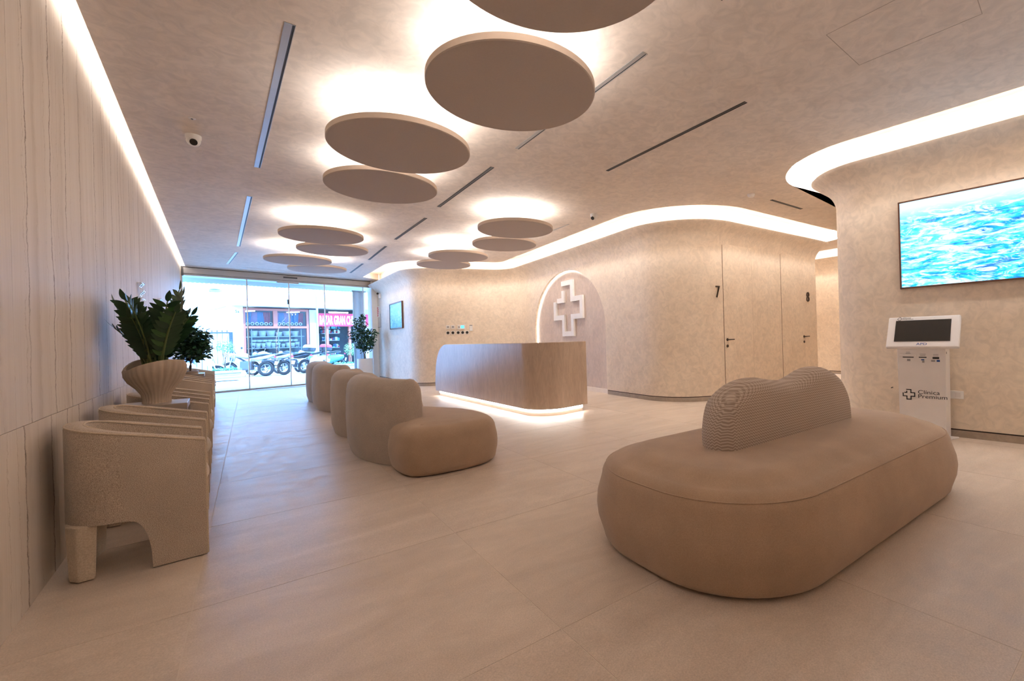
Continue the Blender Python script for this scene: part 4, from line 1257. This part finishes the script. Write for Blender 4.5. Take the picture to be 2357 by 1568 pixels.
# ------------------------------------------------------------------ fluted bowl planter with tall fronds
pp_ = Vector(W(1.84, 0.29)[:2])
plant = thing('potted_plant', 'glossy dark green plant with feathered fronds in a fluted wavy bowl planter', 'potted plant', (pp_.x, pp_.y, 0.74), RZ_W)
def bowl():
    prof = [(0.118, 0.0), (0.115, 0.03), (0.125, 0.08), (0.165, 0.14), (0.225, 0.21), (0.262, 0.28), (0.270, 0.335), (0.262, 0.36)]
    seg = 128; v = []; f = []
    def rim(th): return 0.035 * math.sin(2 * th + 0.9) + 0.022 * math.sin(th - 0.6)
    allp = prof + [(0.243, 0.36), (0.235, 0.30), (0.19, 0.23)]
    for i, (r, z) in enumerate(allp):
        for k in range(seg):
            th = 2 * PI * k / seg
            fl_ = 1 + (0.022 * math.cos(32 * th) * (1.0 if i < 7 else 0.3)) + 0.015 * math.sin(5 * th + z * 9)
            oval = 1.0 + 0.06 * math.cos(2 * th)
            w_ = max(0, (z - 0.12) / 0.24)
            rr = r * fl_ * oval * (1 + 0.12 * w_ * math.sin(2 * th + 0.9) * 0.6)
            v.append((rr * math.cos(th), rr * math.sin(th), z + rim(th) * w_))
    n = len(allp)
    for i in range(n - 1):
        for k in range(seg): k2 = (k + 1) % seg; f.append((i * seg + k, i * seg + k2, (i + 1) * seg + k2, (i + 1) * seg + k))
    f.append(tuple(reversed(range(seg)))); f.append(tuple(range((n - 1) * seg, n * seg)))
    return MB().add(v, f)
bowl().xf(Matrix.Diagonal((0.80, 0.80, 0.92, 1))).build('planter', 'planter_clay', plant, True, 50)
MB().lathe([(0.0001, 0.242), (0.160, 0.236)], 32, capb=False, capt=False).build('soil', 'soil', plant)
def leaf_mesh(name, L, wd, mat, cup=0.12):
    m = MB(); v = []; f = []; n = 6
    for i in range(n + 1):
        u = i / n; w_ = wd * math.sin(PI * min(1, u * 0.94 + 0.06)) ** 0.75 * (1 - 0.25 * u) if 0 < i < n else 0.002
        z = -0.10 * L * u * u
        v += [(u * L, -w_, z + cup * w_), (u * L, 0, z), (u * L, w_, z + cup * w_)]
    for i in range(n): f += [(3 * i, 3 * i + 3, 3 * i + 4, 3 * i + 1), (3 * i + 1, 3 * i + 4, 3 * i + 5, 3 * i + 2)]
    me = m.add(v, f).mesh(name); me.polygons.foreach_set('use_smooth', [True] * len(me.polygons)); me.materials.append(MATS[mat]); return me
lf1 = leaf_mesh('leaf', 0.105, 0.024, 'leaf_dark'); lf2 = leaf_mesh('leaf', 0.105, 0.025, 'leaf_mid')
rng = random.Random(11)
# fronds: azimuth in plant space (local x = towards the camera side of the wall, -x away), lean, length
FR = [(200, 0.62, 0.60, 0), (215, 0.42, 0.66, 0), (160, 0.80, 0.50, 1), (185, 0.95, 0.50, 0), (250, 0.35, 0.62, 0), (110, 0.18, 0.74, 1), (70, 0.25, 0.68, 0), (300, 0.30, 0.64, 0), (30, 0.40, 0.64, 0),
      (345, 0.62, 0.68, 0), (20, 0.72, 0.62, 0), (60, 0.55, 0.56, 0), (130, 0.50, 0.56, 0), (325, 0.5, 0.52, 0), (95, 0.4, 0.5, 0), (270, 0.6, 0.46, 0)]
UPV = Vector((0, 0, 1))
for az, lean, L, kind in FR:
    az = math.radians(az + rng.uniform(-8, 8)); d = Vector((math.cos(az), math.sin(az), 0))
    b = d * rng.uniform(0.02, 0.09); b.z = 0.23
    pts = []; n = 14
    for i in range(n + 1):
        u = i / n; ang = lean * (0.35 + 0.85 * u)
        if i == 0: pts.append(b.copy())
        else: pts.append(pts[-1] + (d * math.sin(ang) + UPV * math.cos(ang)) * (L / n))
    stem = MB().tube(pts, [0.011 * (1 - 0.75 * i / n) + 0.001 for i in range(n + 1)], 7).build('stem', 'stem_green', plant)
    side = d.cross(UPV).normalized(); side.rotate(Matrix.Rotation(rng.uniform(-1.4, 1.4), 3, (pts[-1] - pts[0]).normalized()))
    for i in range(4, n + 1):
        t = (pts[min(i + 1, n)] - pts[i - 1]).normalized()
        for s in ((1, -1) if i < n else (0,)):
            if s == 0: dr = t
            else: dr = (side * s * 0.85 + t * 0.62 + Vector((rng.uniform(-.1, .1), rng.uniform(-.1, .1), rng.uniform(-.06, .1)))).normalized()
            up = t.cross(side).normalized()
            yv = up.cross(dr).normalized(); zv = dr.cross(yv)
            k = (0.75 + 0.45 * math.sin(PI * (i - 3) / (n - 2))) * rng.uniform(0.9, 1.1)
            M = Matrix(((dr.x, yv.x, zv.x, pts[i].x), (dr.y, yv.y, zv.y, pts[i].y), (dr.z, yv.z, zv.z, pts[i].z), (0, 0, 0, 1))) @ Matrix.Scale(k, 4)
            o = link('leaf', lf2 if kind or rng.random() < 0.12 else lf1, stem); o.matrix_local = M

def leafball(m, c, r, count, size, rng, sq=(1, 1, 1)):
    for _ in range(count):
        while True:
            p = Vector((rng.uniform(-1, 1), rng.uniform(-1, 1), rng.uniform(-1, 1)))
            if 0.15 < p.length < 1: break
        p = Vector((p.x * r * sq[0], p.y * r * sq[1], p.z * r * sq[2])) + Vector(c)
        a = Vector((rng.uniform(-1, 1), rng.uniform(-1, 1), rng.uniform(-0.9, 0.5))).normalized(); b = a.cross(Vector((rng.uniform(-1, 1), rng.uniform(-1, 1), 1))).normalized()
        L = size * rng.uniform(0.7, 1.3); w_ = L * 0.28
        o = len(m.v); m.v += [tuple(p), tuple(p + a * L * 0.5 + b * w_), tuple(p + a * L), tuple(p + a * L * 0.5 - b * w_)]; m.f.append((o, o + 1, o + 2, o + 3))

def tree_in_pot(name, label, loc, pot_r, pot_h, trunk_h, crown, leafmat, potmat, rz=0, cat='potted plant', count=900, size=0.07, square=None, sq=(1, 1, 1), seed=1):
    rg = random.Random(seed); t = thing(name, label, cat, loc, rz)
    if square:
        w_, d_, h_ = square
        for k in range(3): MB().box((0, 0, 0.005 + h_ * (k + 0.5) / 4), (w_ - 0.05, d_ - 0.05, h_ / 4 - 0.008)).build('plank', potmat, t, False)
        MB().box((0, 0, h_ * 0.875), (w_, d_, h_ / 4)).build('rim_board', potmat, t, False)
        MB().box((0, 0, h_ - 0.005), (w_ - 0.06, d_ - 0.06, 0.03)).build('soil', 'soil', t, False)
        g = MB()
        for k in range(160):
            x, y = rg.uniform(-w_ / 2 + .03, w_ / 2 - .03), rg.uniform(-d_ / 2 + .03, d_ / 2 - .03); leafball(g, (x, y, h_ + 0.03), 0.05, 2, 0.08, rg)
        tag(g.build('ground_cover', 'bike_green', t, False, fixn=False), kind='stuff')
    else:
        MB().lathe([(pot_r * 0.97, 0), (pot_r, 0.01), (pot_r, pot_h - 0.01), (pot_r - 0.006, pot_h), (pot_r - 0.02, pot_h), (pot_r - 0.022, pot_h - 0.05)], 40, capt=False).build('pot', potmat, t, True, 30)
        MB().disc((0, 0, pot_h - 0.045), (0, 0, 1), pot_r - 0.02, 0.01, 32).build('soil', 'soil', t)
    for k in range(3 if trunk_h > 0.25 else 2):
        a = 2.1 * k; tip = Vector((0.10 * math.cos(a), 0.10 * math.sin(a), pot_h + trunk_h + 0.25))
        MB().tube([(0.02 * math.cos(a), 0.02 * math.sin(a), pot_h - 0.05), (0.025 * math.cos(a + 1), 0.025 * math.sin(a + 1), pot_h + trunk_h * 0.6), tuple(tip)], [0.014, 0.012, 0.006], 7).build('trunk', 'bark', t)
    g = MB()
    for c, r, n_ in crown: leafball(g, c, r, int(count * n_), size, rg, sq)
    tag(g.build('foliage', leafmat, t, False, fixn=False), kind='stuff')
    return t
fx = G(4.20, -0.62)
tree_in_pot('potted_plant', 'tall leafy indoor tree in a plain white cylinder pot by the glass', fx, 0.225, 0.72, 0.22,
            [((0, 0, 1.30), 0.31, 1.0), ((0.02, 0, 1.15), 0.26, 0.5), ((-0.1, 0, 1.62), 0.24, 0.45), ((-0.12, 0.0, 1.85), 0.20, 0.22), ((-0.03, 0, 2.05), 0.10, 0.10), ((-0.35, 0, 1.48), 0.18, 0.16), ((0.22, 0, 1.5), 0.2, 0.25)], 'ficus_leaf', 'white_gloss', RZ_G, count=620, size=0.085, seed=3)
fy = Vector(W(7.45, 0.29)[:2])
t = tree_in_pot('potted_plant', 'small dense dark-leaved tree on the far stone side table before the glass', (fy.x, fy.y, 0.74), 0.12, 0.05, 0.12,
            [((0, 0, 0.52), 0.30, 1.0), ((0.22, 0.1, 0.62), 0.22, 0.45), ((-0.22, 0, 0.5), 0.18, 0.3), ((0.3, 0.15, 0.42), 0.16, 0.2)], 'ficus_leaf', 'stone_table', RZ_W, count=850, size=0.085, seed=5)

# ------------------------------------------------------------------ chrome wave hooks on the stone wall
for s, lab in ((3.96, 'nearer polished chrome wavy fitting on the stone wall above the planter'), (6.15, 'farther polished chrome wavy fitting on the stone wall behind the fronds')):
    t = thing('wall_hook', lab, 'wall fitting', W(s, 0.0, 1.87), RZ_W, 'chrome wavy wall fittings')
    for x in (-0.055, 0.055):
        m = MB(); v = []; f = []
        for k in range(25):
            z = 0.10 - 0.20 * k / 24; y = 0.03 + 0.016 * math.cos(4 * PI * k / 24)
            v += [(x - 0.022, y, z), (x + 0.022, y, z), (x + 0.022, y + 0.006, z), (x - 0.022, y + 0.006, z)]
        for k in range(24):
            for j in range(4): f.append((4 * k + j, 4 * k + 4 + j, 4 * k + 4 + (j + 1) % 4, 4 * k + (j + 1) % 4))
        f += [(0, 1, 2, 3), (99, 98, 97, 96)]
        m.add(v, f).build('wave_strip', 'chrome', t, True, 60)
    for z in (0.09, -0.09): MB().box((0, 0.02, z), (0.15, 0.04, 0.012)).build('bracket', 'chrome', t, False)

# ================================================================== THE STREET (local x = along the glass, y = away from it)
def ext(name, label=None, cat=None, t=0, n=0, rz=0, group=None, kind=None):
    return thing(name, label, cat, G(t, n), RZ_G + rz, group, kind)
def ebox(par, name, mat, x0, x1, y0, y1, z0, z1, bevel=0.0):
    return MB().box(((x0 + x1) / 2, (y0 + y1) / 2, (z0 + z1) / 2), (x1 - x0, y1 - y0, z1 - z0)).build(name, mat, par, False, bevel=bevel)
pv_ = ext('pavement', None, None, 0, 0, 0, None, 'structure')
ebox(pv_, 'pavement_slab', 'street', -30, 45, 0.06, 4.2, -0.15, -0.005)
ebox(pv_, 'drain_line', 'asphalt_dark', -4, 2.2, 3.9, 3.98, -0.1, -0.002)
ebox(pv_, 'roadway', 'street', -30, 45, 4.2, 22, -0.15, -0.02)
ebox(pv_, 'kerb_line', 'kerb', -30, 45, 5.9, 6.05, -0.1, -0.01)
ebox(pv_, 'gutter_line', 'kerb', -30, 45, 4.75, 4.82, -0.1, -0.012)
B = ext('shop_building', 'white building across the street with a brown-framed corner shop', 'building')
ebox(B, 'upper_wall', 'facade_white', 2.60, 16, 11.0, 11.3, 3.27, 9.5)
ebox(B, 'corner_wall', 'facade_white', 2.60, 3.62, 11.0, 11.3, -0.05, 3.27)
ebox(B, 'pillar', 'facade_cream', 3.62, 3.96, 10.92, 11.3, 1.72, 3.13)
ebox(B, 'pillar_base', 'marble_grey', 3.62, 3.96, 10.90, 11.3, -0.05, 1.72)
ebox(B, 'window_base', 'marble_grey', 3.96, 6.75, 10.95, 11.3, -0.05, 0.60)
ebox(B, 'middle_pillar', 'marble_grey', 6.75, 7.08, 10.92, 11.3, -0.05, 3.05)
ebox(B, 'ledge', 'marble_grey', 3.58, 13, 10.45, 11.3, 3.13, 3.27)
ebox(B, 'shop_back_wall', 'shop_inside', 3.9, 14, 12.6, 12.7, -0.05, 3.2)
ebox(B, 'shop_side_wall', 'shop_inside', 3.86, 3.96, 11.3, 12.7, -0.05, 3.2)
ebox(B, 'shop_ceiling', 'shop_inside', 3.9, 14, 11.3, 12.7, 3.14, 3.2)
ebox(B, 'shop_floor', 'shop_inside', 3.9, 14, 11.3, 12.7, -0.05, 0.0)
ebox(B, 'right_wall', 'marble_grey', 9.3, 14, 10.95, 11.3, -0.05, 3.13)
sw_ = ebox(B, 'shop_window', 'shop_frame', 3.96, 4.06, 10.96, 11.06, 0.60, 3.06)
for nme, x0, x1, z0, z1 in (('frame_bar', 6.62, 6.72, 0.60, 3.06), ('frame_bar', 4.06, 6.62, 2.95, 3.06), ('frame_bar', 4.06, 6.62, 2.09, 2.19), ('frame_bar', 5.17, 5.35, 2.19, 2.95), ('frame_bar', 4.06, 6.62, 0.60, 0.70)):
    ebox(sw_, nme, 'shop_frame', x0, x1, 10.96, 11.06, z0, z1)
for x0, x1, z0, z1 in ((4.06, 5.17, 2.19, 2.95), (5.35, 6.62, 2.19, 2.95), (4.06, 6.62, 0.70, 2.09)):
    ebox(sw_, 'pane', 'clear_glass', x0, x1, 11.005, 11.012, z0, z1)
for x in (7.60, 8.74): ebox(B, 'door_jamb', 'shop_frame', x - 0.06, x + 0.06, 10.96, 11.10, -0.05, 2.2)
ebox(B, 'transom', 'shop_frame', 7.08, 10.2, 10.98, 11.06, 2.84, 2.90)
for x0, x1 in ((4.10, 4.55), (5.95, 6.55)): MB().tube([((x0 + x1) / 2 - 0.3, 11.6, 2.92), ((x0 + x1) / 2 + 0.3, 11.7, 2.98)], 0.03).build('tube_light', 'shop_tube', B)
MB().tube([(7.9, 11.5, 2.98), (8.9, 11.5, 2.98)], 0.035).build('tube_light', 'shop_tube', B)
for k in range(7): MB().ell((5.45 + k * 0.17, 11.45, 2.80 + 0.03 * (k % 2)), (0.025, 0.025, 0.025), 10, 8).build('bulb', 'shop_bulb', B)
for z in (1.70, 1.13, 0.62): ebox(B, 'display_shelf', 'shelf_grey', 4.15, 6.6, 11.25, 11.75, z - 0.03, z)
for x in (4.35, 5.45, 6.45): ebox(B, 'shelf_post', 'shelf_grey', x - 0.015, x + 0.015, 11.22, 11.25, 0.0, 2.05)
for z in (1.85, 1.45, 1.05, 0.65): ebox(B, 'goods_shelf', 'shelf_grey', 7.75, 8.65, 12.1, 12.5, z - 0.03, z)
# hanging cloth behind the upper panes
cols = ['cloth_blue', 'cloth_mauve', 'cloth_blue', 'cloth_red', 'cloth_mauve']
for k in range(44):
    x = 4.10 + k * 0.0575
    if 5.15 < x < 5.34: continue
    lean = 0.10 * math.sin(k * 0.35)
    MB().box((x + lean * 0.3, 11.42, 2.62), (0.05, 0.03, 0.56), M=Matrix.Rotation(lean, 3, 'Y')).build('hanging_cloth', cols[(k // 5) % 5], B, False)
for k in range(13):
    x = 4.20 + k * 0.185
    if 5.15 < x < 5.4: continue
    MB().torus((x, 11.2, 2.32), (0, 1, 0), 0.062, 0.014, 18, 6).build('hoop', 'sign_white', B)
# sign boards
sg = ext('shop_sign', 'red shop sign with white condensed letters over the shop door', 'sign', 7.06, 10.86)
ebox(sg, 'board', 'sign_red', 0, 2.85, 0, 0.06, 2.19, 2.87)
lettering('sign_letters', 'BAZAR GRAN CHINA', 'sign_white', sg, (0.12, -0.004, 2.30), 0.64, 0.004, 0.325, 1.0, 0.02)
us = ext('upper_sign', 'white signboard on the facade above the shop, its lettering cut by the valance', 'sign', 5.0, 10.84)
ebox(us, 'board', 'sign_white', 0, 2.82, 0, 0.14, 3.74, 4.45)
MB().prism_xz([(0.2, 4.42), (0.42, 4.42), (0.31, 4.02)], -0.012, -0.002).build('green_mark', 'bike_green', us, False)
for x, ch in ((1.0, 'A'), (1.28, 'T'), (1.6, 'I'), (1.84, 'O'), (2.16, 'U')):
    lettering('sign_letter', ch, 'printed_grey', us, (x, -0.003, 4.03), 0.24, 0.003, 0.9)
for k in range(22): ebox(us, 'small_print', 'printed_grey', 0.55 + k * 0.085, 0.55 + k * 0.085 + random.uniform(0.02, 0.05), -0.003, 0.0, 3.83, 3.83 + random.uniform(0.03, 0.06))
nu = ext('number_plate', 'small pale house number plate on the shop pillar', 'sign', 3.63, 10.89)
ebox(nu, 'plate', 'sign_yellow', 0.0, 0.26, 0, 0.02, 2.79, 3.0)
lettering('digits', '5a', 'printed_black', nu, (0.03, -0.003, 2.82), 0.19, 0.003, 0.9)
gd = MB(); rg = random.Random(4)
for k in range(150):
    x = rg.uniform(7.75, 8.65); z = rg.choice([1.85, 1.45, 1.05, 0.65, 0.2, 2.1]); h = rg.uniform(0.06, 0.2); gd.box((x, 12.2 + rg.uniform(-.1, .1), z + h / 2), (rg.uniform(0.05, 0.12), 0.1, h))
o = gd.build('shop_goods', 'cloth_blue', None, False, loc=G(0, 0), rot=(0, 0, RZ_G)); o.data.materials.append(MATS['cloth_red']); o.data.materials.append(MATS['basket']); o.data.materials.append(MATS['bike_teal'])
for i, p in enumerate(o.data.polygons): p.material_index = (i // 6 * 7) % 4
tag(o, 'crowded small goods on the shelves inside the dim shop door', 'goods', kind='stuff')
# pots and baskets on the display shelves
ordn = ['first', 'second', 'third', 'fourth', 'fifth', 'sixth', 'seventh', 'eighth', 'ninth', 'tenth', 'eleventh']
def pot_mesh(kind):
    if kind == 0: pr = [(0.12, 0), (0.16, 0.20), (0.17, 0.24), (0.15, 0.24), (0.13, 0.05)]
    elif kind == 1: pr = [(0.075, 0), (0.10, 0.20), (0.108, 0.23), (0.09, 0.23), (0.08, 0.04)]
    else: pr = [(0.10, 0), (0.145, 0.07), (0.15, 0.15), (0.12, 0.22), (0.10, 0.22), (0.09, 0.05)]
    me = MB().lathe(pr, 18, capt=False).mesh('pot'); me.polygons.foreach_set('use_smooth', [True] * len(me.polygons)); me.materials.append(MATS['basket']); return me
pms = [pot_mesh(k) for k in range(3)]
for z, n_, nm_, kd in ((1.70, 6, 'top', 0), (1.13, 10, 'middle', 1), (0.62, 7, 'bottom', 2)):
    for k in range(n_):
        x = 4.40 + (k + 0.3) * (2.1 / n_)
        o = link('display_pot', pms[kd], None, G(x, 11.5, z), (0, 0, 0.3 * k)); s_k = rg.uniform(0.85, 1.15); o.scale = (s_k, s_k, s_k * rg.uniform(0.9, 1.2))
        tag(o, '%s pale pot from the left on the %s shelf of the shop window' % (ordn[k], nm_), 'pot', 'pots in the shop window')
for k in range(9):
    x = 4.5 + k * 0.22
    o = link('display_bowl', pms[2], None, G(x, 11.5, 1.135 + 0.30), (0, 0, 0)); o.scale = (0.8, 0.8, 0.5)
    tag(o, '%s shallow pale bowl from the left, stacked above the middle-shelf pots' % ordn[k], 'bowl', 'bowls in the shop window')
# neighbouring building on the left
B2 = ext('side_building', 'set-back white building left of the shop with a white-framed window', 'building')
ebox(B2, 'wall', 'facade_white', -8, 2.60, 13.0, 13.3, -0.05, 9.5)
ebox(B2, 'return_wall', 'facade_cream', 2.58, 2.70, 11.0, 13.3, -0.05, 9.5)
w_ = ebox(B2, 'window_frame', 'sign_white', 1.35, 2.95 - 0.35, 12.9, 13.0, 4.25, 4.38)
for x in (1.40, 1.78, 2.52): ebox(w_, 'frame_post', 'sign_white', x - 0.05, x + 0.05, 12.9, 13.0, 4.38, 5.6)
ebox(w_, 'pane', 'glass_dark', 1.45, 2.47, 12.95, 12.99, 4.38, 5.6)
d_ = ebox(B2, 'side_door', 'iron', 1.9, 2.52, 12.9, 13.02, 0.0, 2.72); ebox(d_, 'door_glass', 'glass_dark', 2.0, 2.44, 12.88, 12.9, 0.2, 2.6)
MB().tube([(2.70, 10.97, 2.75), (2.72, 10.97, 2.95), (3.0, 10.97, 2.98), (3.35, 10.97, 3.12)], 0.02, 6).build('cable', 'printed_grey', B2)
ac = ext('air_conditioner', 'white outdoor air unit under a bracket high on the white corner', 'air unit', 2.75, 10.6)
ebox(ac, 'casing', 'sign_white', 0, 0.42, 0, 0.36, 3.86, 4.22); ebox(ac, 'fan_grille', 'printed_grey', 0.28, 0.40, -0.01, 0.0, 3.92, 4.12); ebox(ac, 'bracket', 'printed_grey', 0.02, 0.40, 0.05, 0.4, 3.76, 3.80)
# railing with spikes
fe = ext('iron_railing', 'dark iron railing with spiked bars beside the shop corner', 'railing', 0, 9.6)
ebox(fe, 'post', 'iron', 3.12, 3.24, -0.06, 0.06, 0, 1.88)
ebox(fe, 'top_rail', 'iron', -1.0, 3.2, -0.025, 0.025, 1.82, 1.88); ebox(fe, 'bottom_rail', 'iron', -1.0, 3.2, -0.02, 0.02, 0.08, 0.13)
for k in range(24):
    x = -0.9 + k * 0.172
    MB().tube([(x, 0, 0.08), (x, 0, 1.9)], 0.011, 6).build('bar', 'iron', fe)
    MB().lathe([(0.012, 0), (0.026, 0.03), (0.002, 0.10)], 8, (x, 0, 1.89)).build('spike', 'iron', fe)
# lamp post
lpz = ext('street_lamp', 'slim blue-grey lamp post standing before the shop pillar', 'lamp post', 6.55, 9.4)
MB().lathe([(0.07, 0), (0.05, 0.6), (0.045, 3.6)], 14).build('pole', 'pole_metal', lpz)
for s in (-1, 1): MB().tube([(0, 0, 3.55), (s * 0.06, 0, 3.7), (s * 0.14, 0, 3.95)], 0.022, 8).build('arm', 'pole_metal', lpz)
# planters with small olive trees
tree_in_pot('street_planter', 'timber planter box with a small round olive tree, left before the railing', G(2.06, 5.55), 0, 0.36, 0.62,
            [((0, 0, 1.26), 0.27, 1.0), ((0.15, 0, 1.2), 0.2, 0.4), ((-0.17, 0, 1.22), 0.18, 0.35)], 'olive_leaf', 'planter_wood', RZ_G, 'planter', 420, 0.06, square=(0.86, 0.5, 0.37), seed=8)
tree_in_pot('street_planter', 'timber planter box with a pale olive tree, right before the shop door', G(7.0, 6.9), 0, 0.30, 0.42,
            [((0, 0, 0.98), 0.28, 1.0), ((0.12, 0, 0.85), 0.2, 0.4)], 'olive_leaf', 'planter_wood', RZ_G, 'planter', 420, 0.06, square=(1.5, 0.5, 0.30), seed=9)

# ------------------------------------------------------------------ motorbikes (local x = forward)
def wheel(par, x, r=0.30, w=0.055):
    t = MB().torus((x, 0, r), (0, 1, 0), r - w, w, 28, 10).build('wheel', 'tyre', par)
    rm_ = MB().torus((x, 0, r), (0, 1, 0), r - w * 1.9, 0.016, 24, 6)
    for k in range(5):
        a = 2 * PI * k / 5; rm_.tube([(x, 0, r), (x + (r - w * 1.9) * math.cos(a), 0, r + (r - w * 1.9) * math.sin(a))], 0.014, 6)
    rm_.disc((x, 0, r), (0, 1, 0), 0.05, 0.09, 14)
    rm_.build('rim', 'bike_silver', t)
def motorbike(loc, rz, label, body, seat='bike_black', scooter=False, box=None, lean=0.10, light='bike_red'):
    t = thing('motorbike', label, 'motorbike', loc, rz, 'motorbikes parked across the street'); t.rotation_euler = (lean, 0, rz)
    r = 0.26 if scooter else 0.31; fxx, rx = 0.68, -0.64
    wheel(t, fxx, r); wheel(t, rx, r, 0.065)
    if scooter:
        MB().loft([[(x, w * math.cos(a), z + h * math.sin(a)) for a in [2 * PI * k / 14 for k in range(14)]] for x, w, z, h in ((-0.92, 0.06, 0.66, 0.07), (-0.75, 0.15, 0.60, 0.16), (-0.4, 0.19, 0.52, 0.21), (-0.12, 0.16, 0.48, 0.20), (0.02, 0.06, 0.42, 0.12))]).build('rear_body', body, t)
        MB().loft([[(x + (z - 0.3) * -0.28, w * math.cos(a), z + 0.001 * math.sin(a)) if False else (x - 0.22 * (z - 0.3) + 0.06 * math.sin(a), w * math.cos(a), z) for a in [2 * PI * k / 14 for k in range(14)]] for x, w, z in ((0.50, 0.14, 0.30), (0.52, 0.20, 0.55), (0.50, 0.19, 0.80), (0.46, 0.10, 1.00))]).build('front_shield', body, t)
        MB().box((0.22, 0, 0.28), (0.5, 0.30, 0.07)).build('footboard', seat, t, False, bevel=0.02)
    else:
        MB().loft([[(x, w * math.cos(a), z + h * math.sin(a)) for a in [2 * PI * k / 14 for k in range(14)]] for x, w, z, h in ((-0.05, 0.05, 0.80, 0.05), (0.05, 0.14, 0.84, 0.11), (0.28, 0.16, 0.90, 0.13), (0.46, 0.08, 0.90, 0.08))]).build('tank', body, t)
        MB().loft([[(x, w * math.cos(a), z + h * math.sin(a)) for a in [2 * PI * k / 12 for k in range(12)]] for x, w, z, h in ((-0.95, 0.05, 0.86, 0.03), (-0.75, 0.11, 0.80, 0.09), (-0.40, 0.12, 0.74, 0.10), (-0.1, 0.06, 0.72, 0.06))]).build('tail_body', body, t)
        MB().box((0.05, 0, 0.46), (0.42, 0.26, 0.36)).build('engine', 'steel_dark', t, False, bevel=0.04)
        MB().tube([(0.45, 0, 0.84), (0.1, 0, 0.62), (-0.2, 0, 0.45), (-0.64, 0, 0.32)], 0.035).build('frame', 'bike_black', t)
    MB().loft([[(x, w * math.cos(a), z + h * math.sin(a)) for a in [2 * PI * k / 12 for k in range(12)]] for x, w, z, h in ((-0.78, 0.08, 0.88, 0.03), (-0.6, 0.14, 0.88, 0.05), (-0.25, 0.14, 0.82, 0.05), (0.0, 0.08, 0.80, 0.03))]).build('seat', seat, t)
    for s in (-1, 1): MB().tube([(fxx, s * 0.085, r), (0.50, s * 0.085, 0.92)], 0.022).build('fork_leg', 'bike_silver', t)
    MB().tube([(0.36, -0.34, 1.02), (0.44, -0.14, 1.0), (0.46, 0, 0.97), (0.44, 0.14, 1.0), (0.36, 0.34, 1.02)], 0.016).build('handlebar', 'bike_black', t)
    for s in (-1, 1):
        mr_ = MB().tube([(0.42, s * 0.24, 1.02), (0.44, s * 0.32, 1.18)], 0.008); mr_.ell((0.44, s * 0.34, 1.22), (0.02, 0.07, 0.045), 12, 8); mr_.build('mirror', 'bike_black', t)
    MB().ell((0.62, 0, 0.90), (0.08, 0.10, 0.10), 14, 10).build('headlight', 'bike_silver' if not scooter else 'sign_white', t)
    MB().torus((fxx, 0, r), (0, 1, 0), r + 0.02, 0.012, 24, 6, 5.0).build('front_mudguard', body, t) if False else None
    MB().loft([[(fxx + (r + 0.03) * math.cos(a), w, r + (r + 0.03) * math.sin(a)) for w in (-0.07, 0.07)] + [(fxx + (r + 0.045) * math.cos(a), w, r + (r + 0.045) * math.sin(a)) for w in (0.07, -0.07)] for a in [math.radians(30 + 12 * k) for k in range(11)]]).build('front_mudguard', body, t)
    MB().loft([[(rx + (r + 0.05) * math.cos(a), w, r + (r + 0.05) * math.sin(a)) for w in (-0.08, 0.08)] + [(rx + (r + 0.065) * math.cos(a), w, r + (r + 0.065) * math.sin(a)) for w in (0.08, -0.08)] for a in [math.radians(75 + 12 * k) for k in range(8)]]).build('rear_mudguard', 'bike_black', t)
    MB().box((-1.0, 0, 0.52), (0.012, 0.21, 0.15), M=Matrix.Rotation(-0.25, 3, 'Y')).build('number_plate', 'sign_white', t, False)
    MB().ell((-0.96, 0, 0.78), (0.03, 0.08, 0.035), 12, 8).build('tail_light', light, t)
    MB().tube([(0.05, -0.13, 0.3), (-0.35, -0.16, 0.26), (-0.85, -0.17, 0.36)], [0.025, 0.045, 0.05], 10).build('exhaust', 'bike_silver', t)
    MB().tube([(-0.1, 0.1, 0.3), (-0.02, 0.26, 0.02)], 0.014).build('side_stand', 'steel_dark', t)
    if box:
        bx_ = MB().loft([[(x, y, z) for x, y in [(-1.05 + 0.21 + 0.21 * k_ * math.copysign(abs(math.cos(a)) ** 0.6, math.cos(a)), 0.22 * k_ * math.copysign(abs(math.sin(a)) ** 0.6, math.sin(a))) for a in [2 * PI * q / 20 for q in range(20)]]] for z, k_ in ((0.94, 0.75), (0.98, 0.95), (1.10, 1.0))]).build('top_box', 'bike_black', t)
        MB().loft([[(x, y, z) for x, y in [(-1.05 + 0.21 + 0.21 * k_ * math.copysign(abs(math.cos(a)) ** 0.6, math.cos(a)), 0.22 * k_ * math.copysign(abs(math.sin(a)) ** 0.6, math.sin(a))) for a in [2 * PI * q / 20 for q in range(20)]]] for z, k_ in ((1.105, 1.0), (1.19, 0.95), (1.24, 0.7))]).build('box_lid', box, bx_)
    return t
def bike_at(t_, n_, hd_t, hd_n, *a, **k):
    d = ET * hd_t + EN * hd_n
    p = EG + ET * t_ + EN * n_; d.normalize(); p = p + d * 0.64
    return motorbike((p.x, p.y, -0.015), math.atan2(d.y, d.x), *a, **k)
bike_at(3.62, 6.75, -0.75, 0.66, 'leftmost dark motorbike with silver tank parked before the shop window', 'bike_silver')
bike_at(4.22, 6.65, -0.60, 0.80, 'dark motorbike with a red tail light, second from the left', 'bike_silver')
bike_at(5.05, 6.9, -0.45, 0.89, 'black motorbike with a dark top box, third from the left', 'bike_black', box='bike_silver')
bike_at(5.75, 7.0, -0.35, 0.93, 'white scooter with a red-lidded top box, fourth from the left', 'bike_white', scooter=True, box='bike_red')
bike_at(6.55, 7.3, -0.80, 0.55, 'teal scooter at the right end of the parked row', 'bike_teal', scooter=True)
bike_at(1.15, 8.3, 0.85, -0.50, 'white and green scooter far left behind the planter', 'bike_white', scooter=True, light='bike_green')
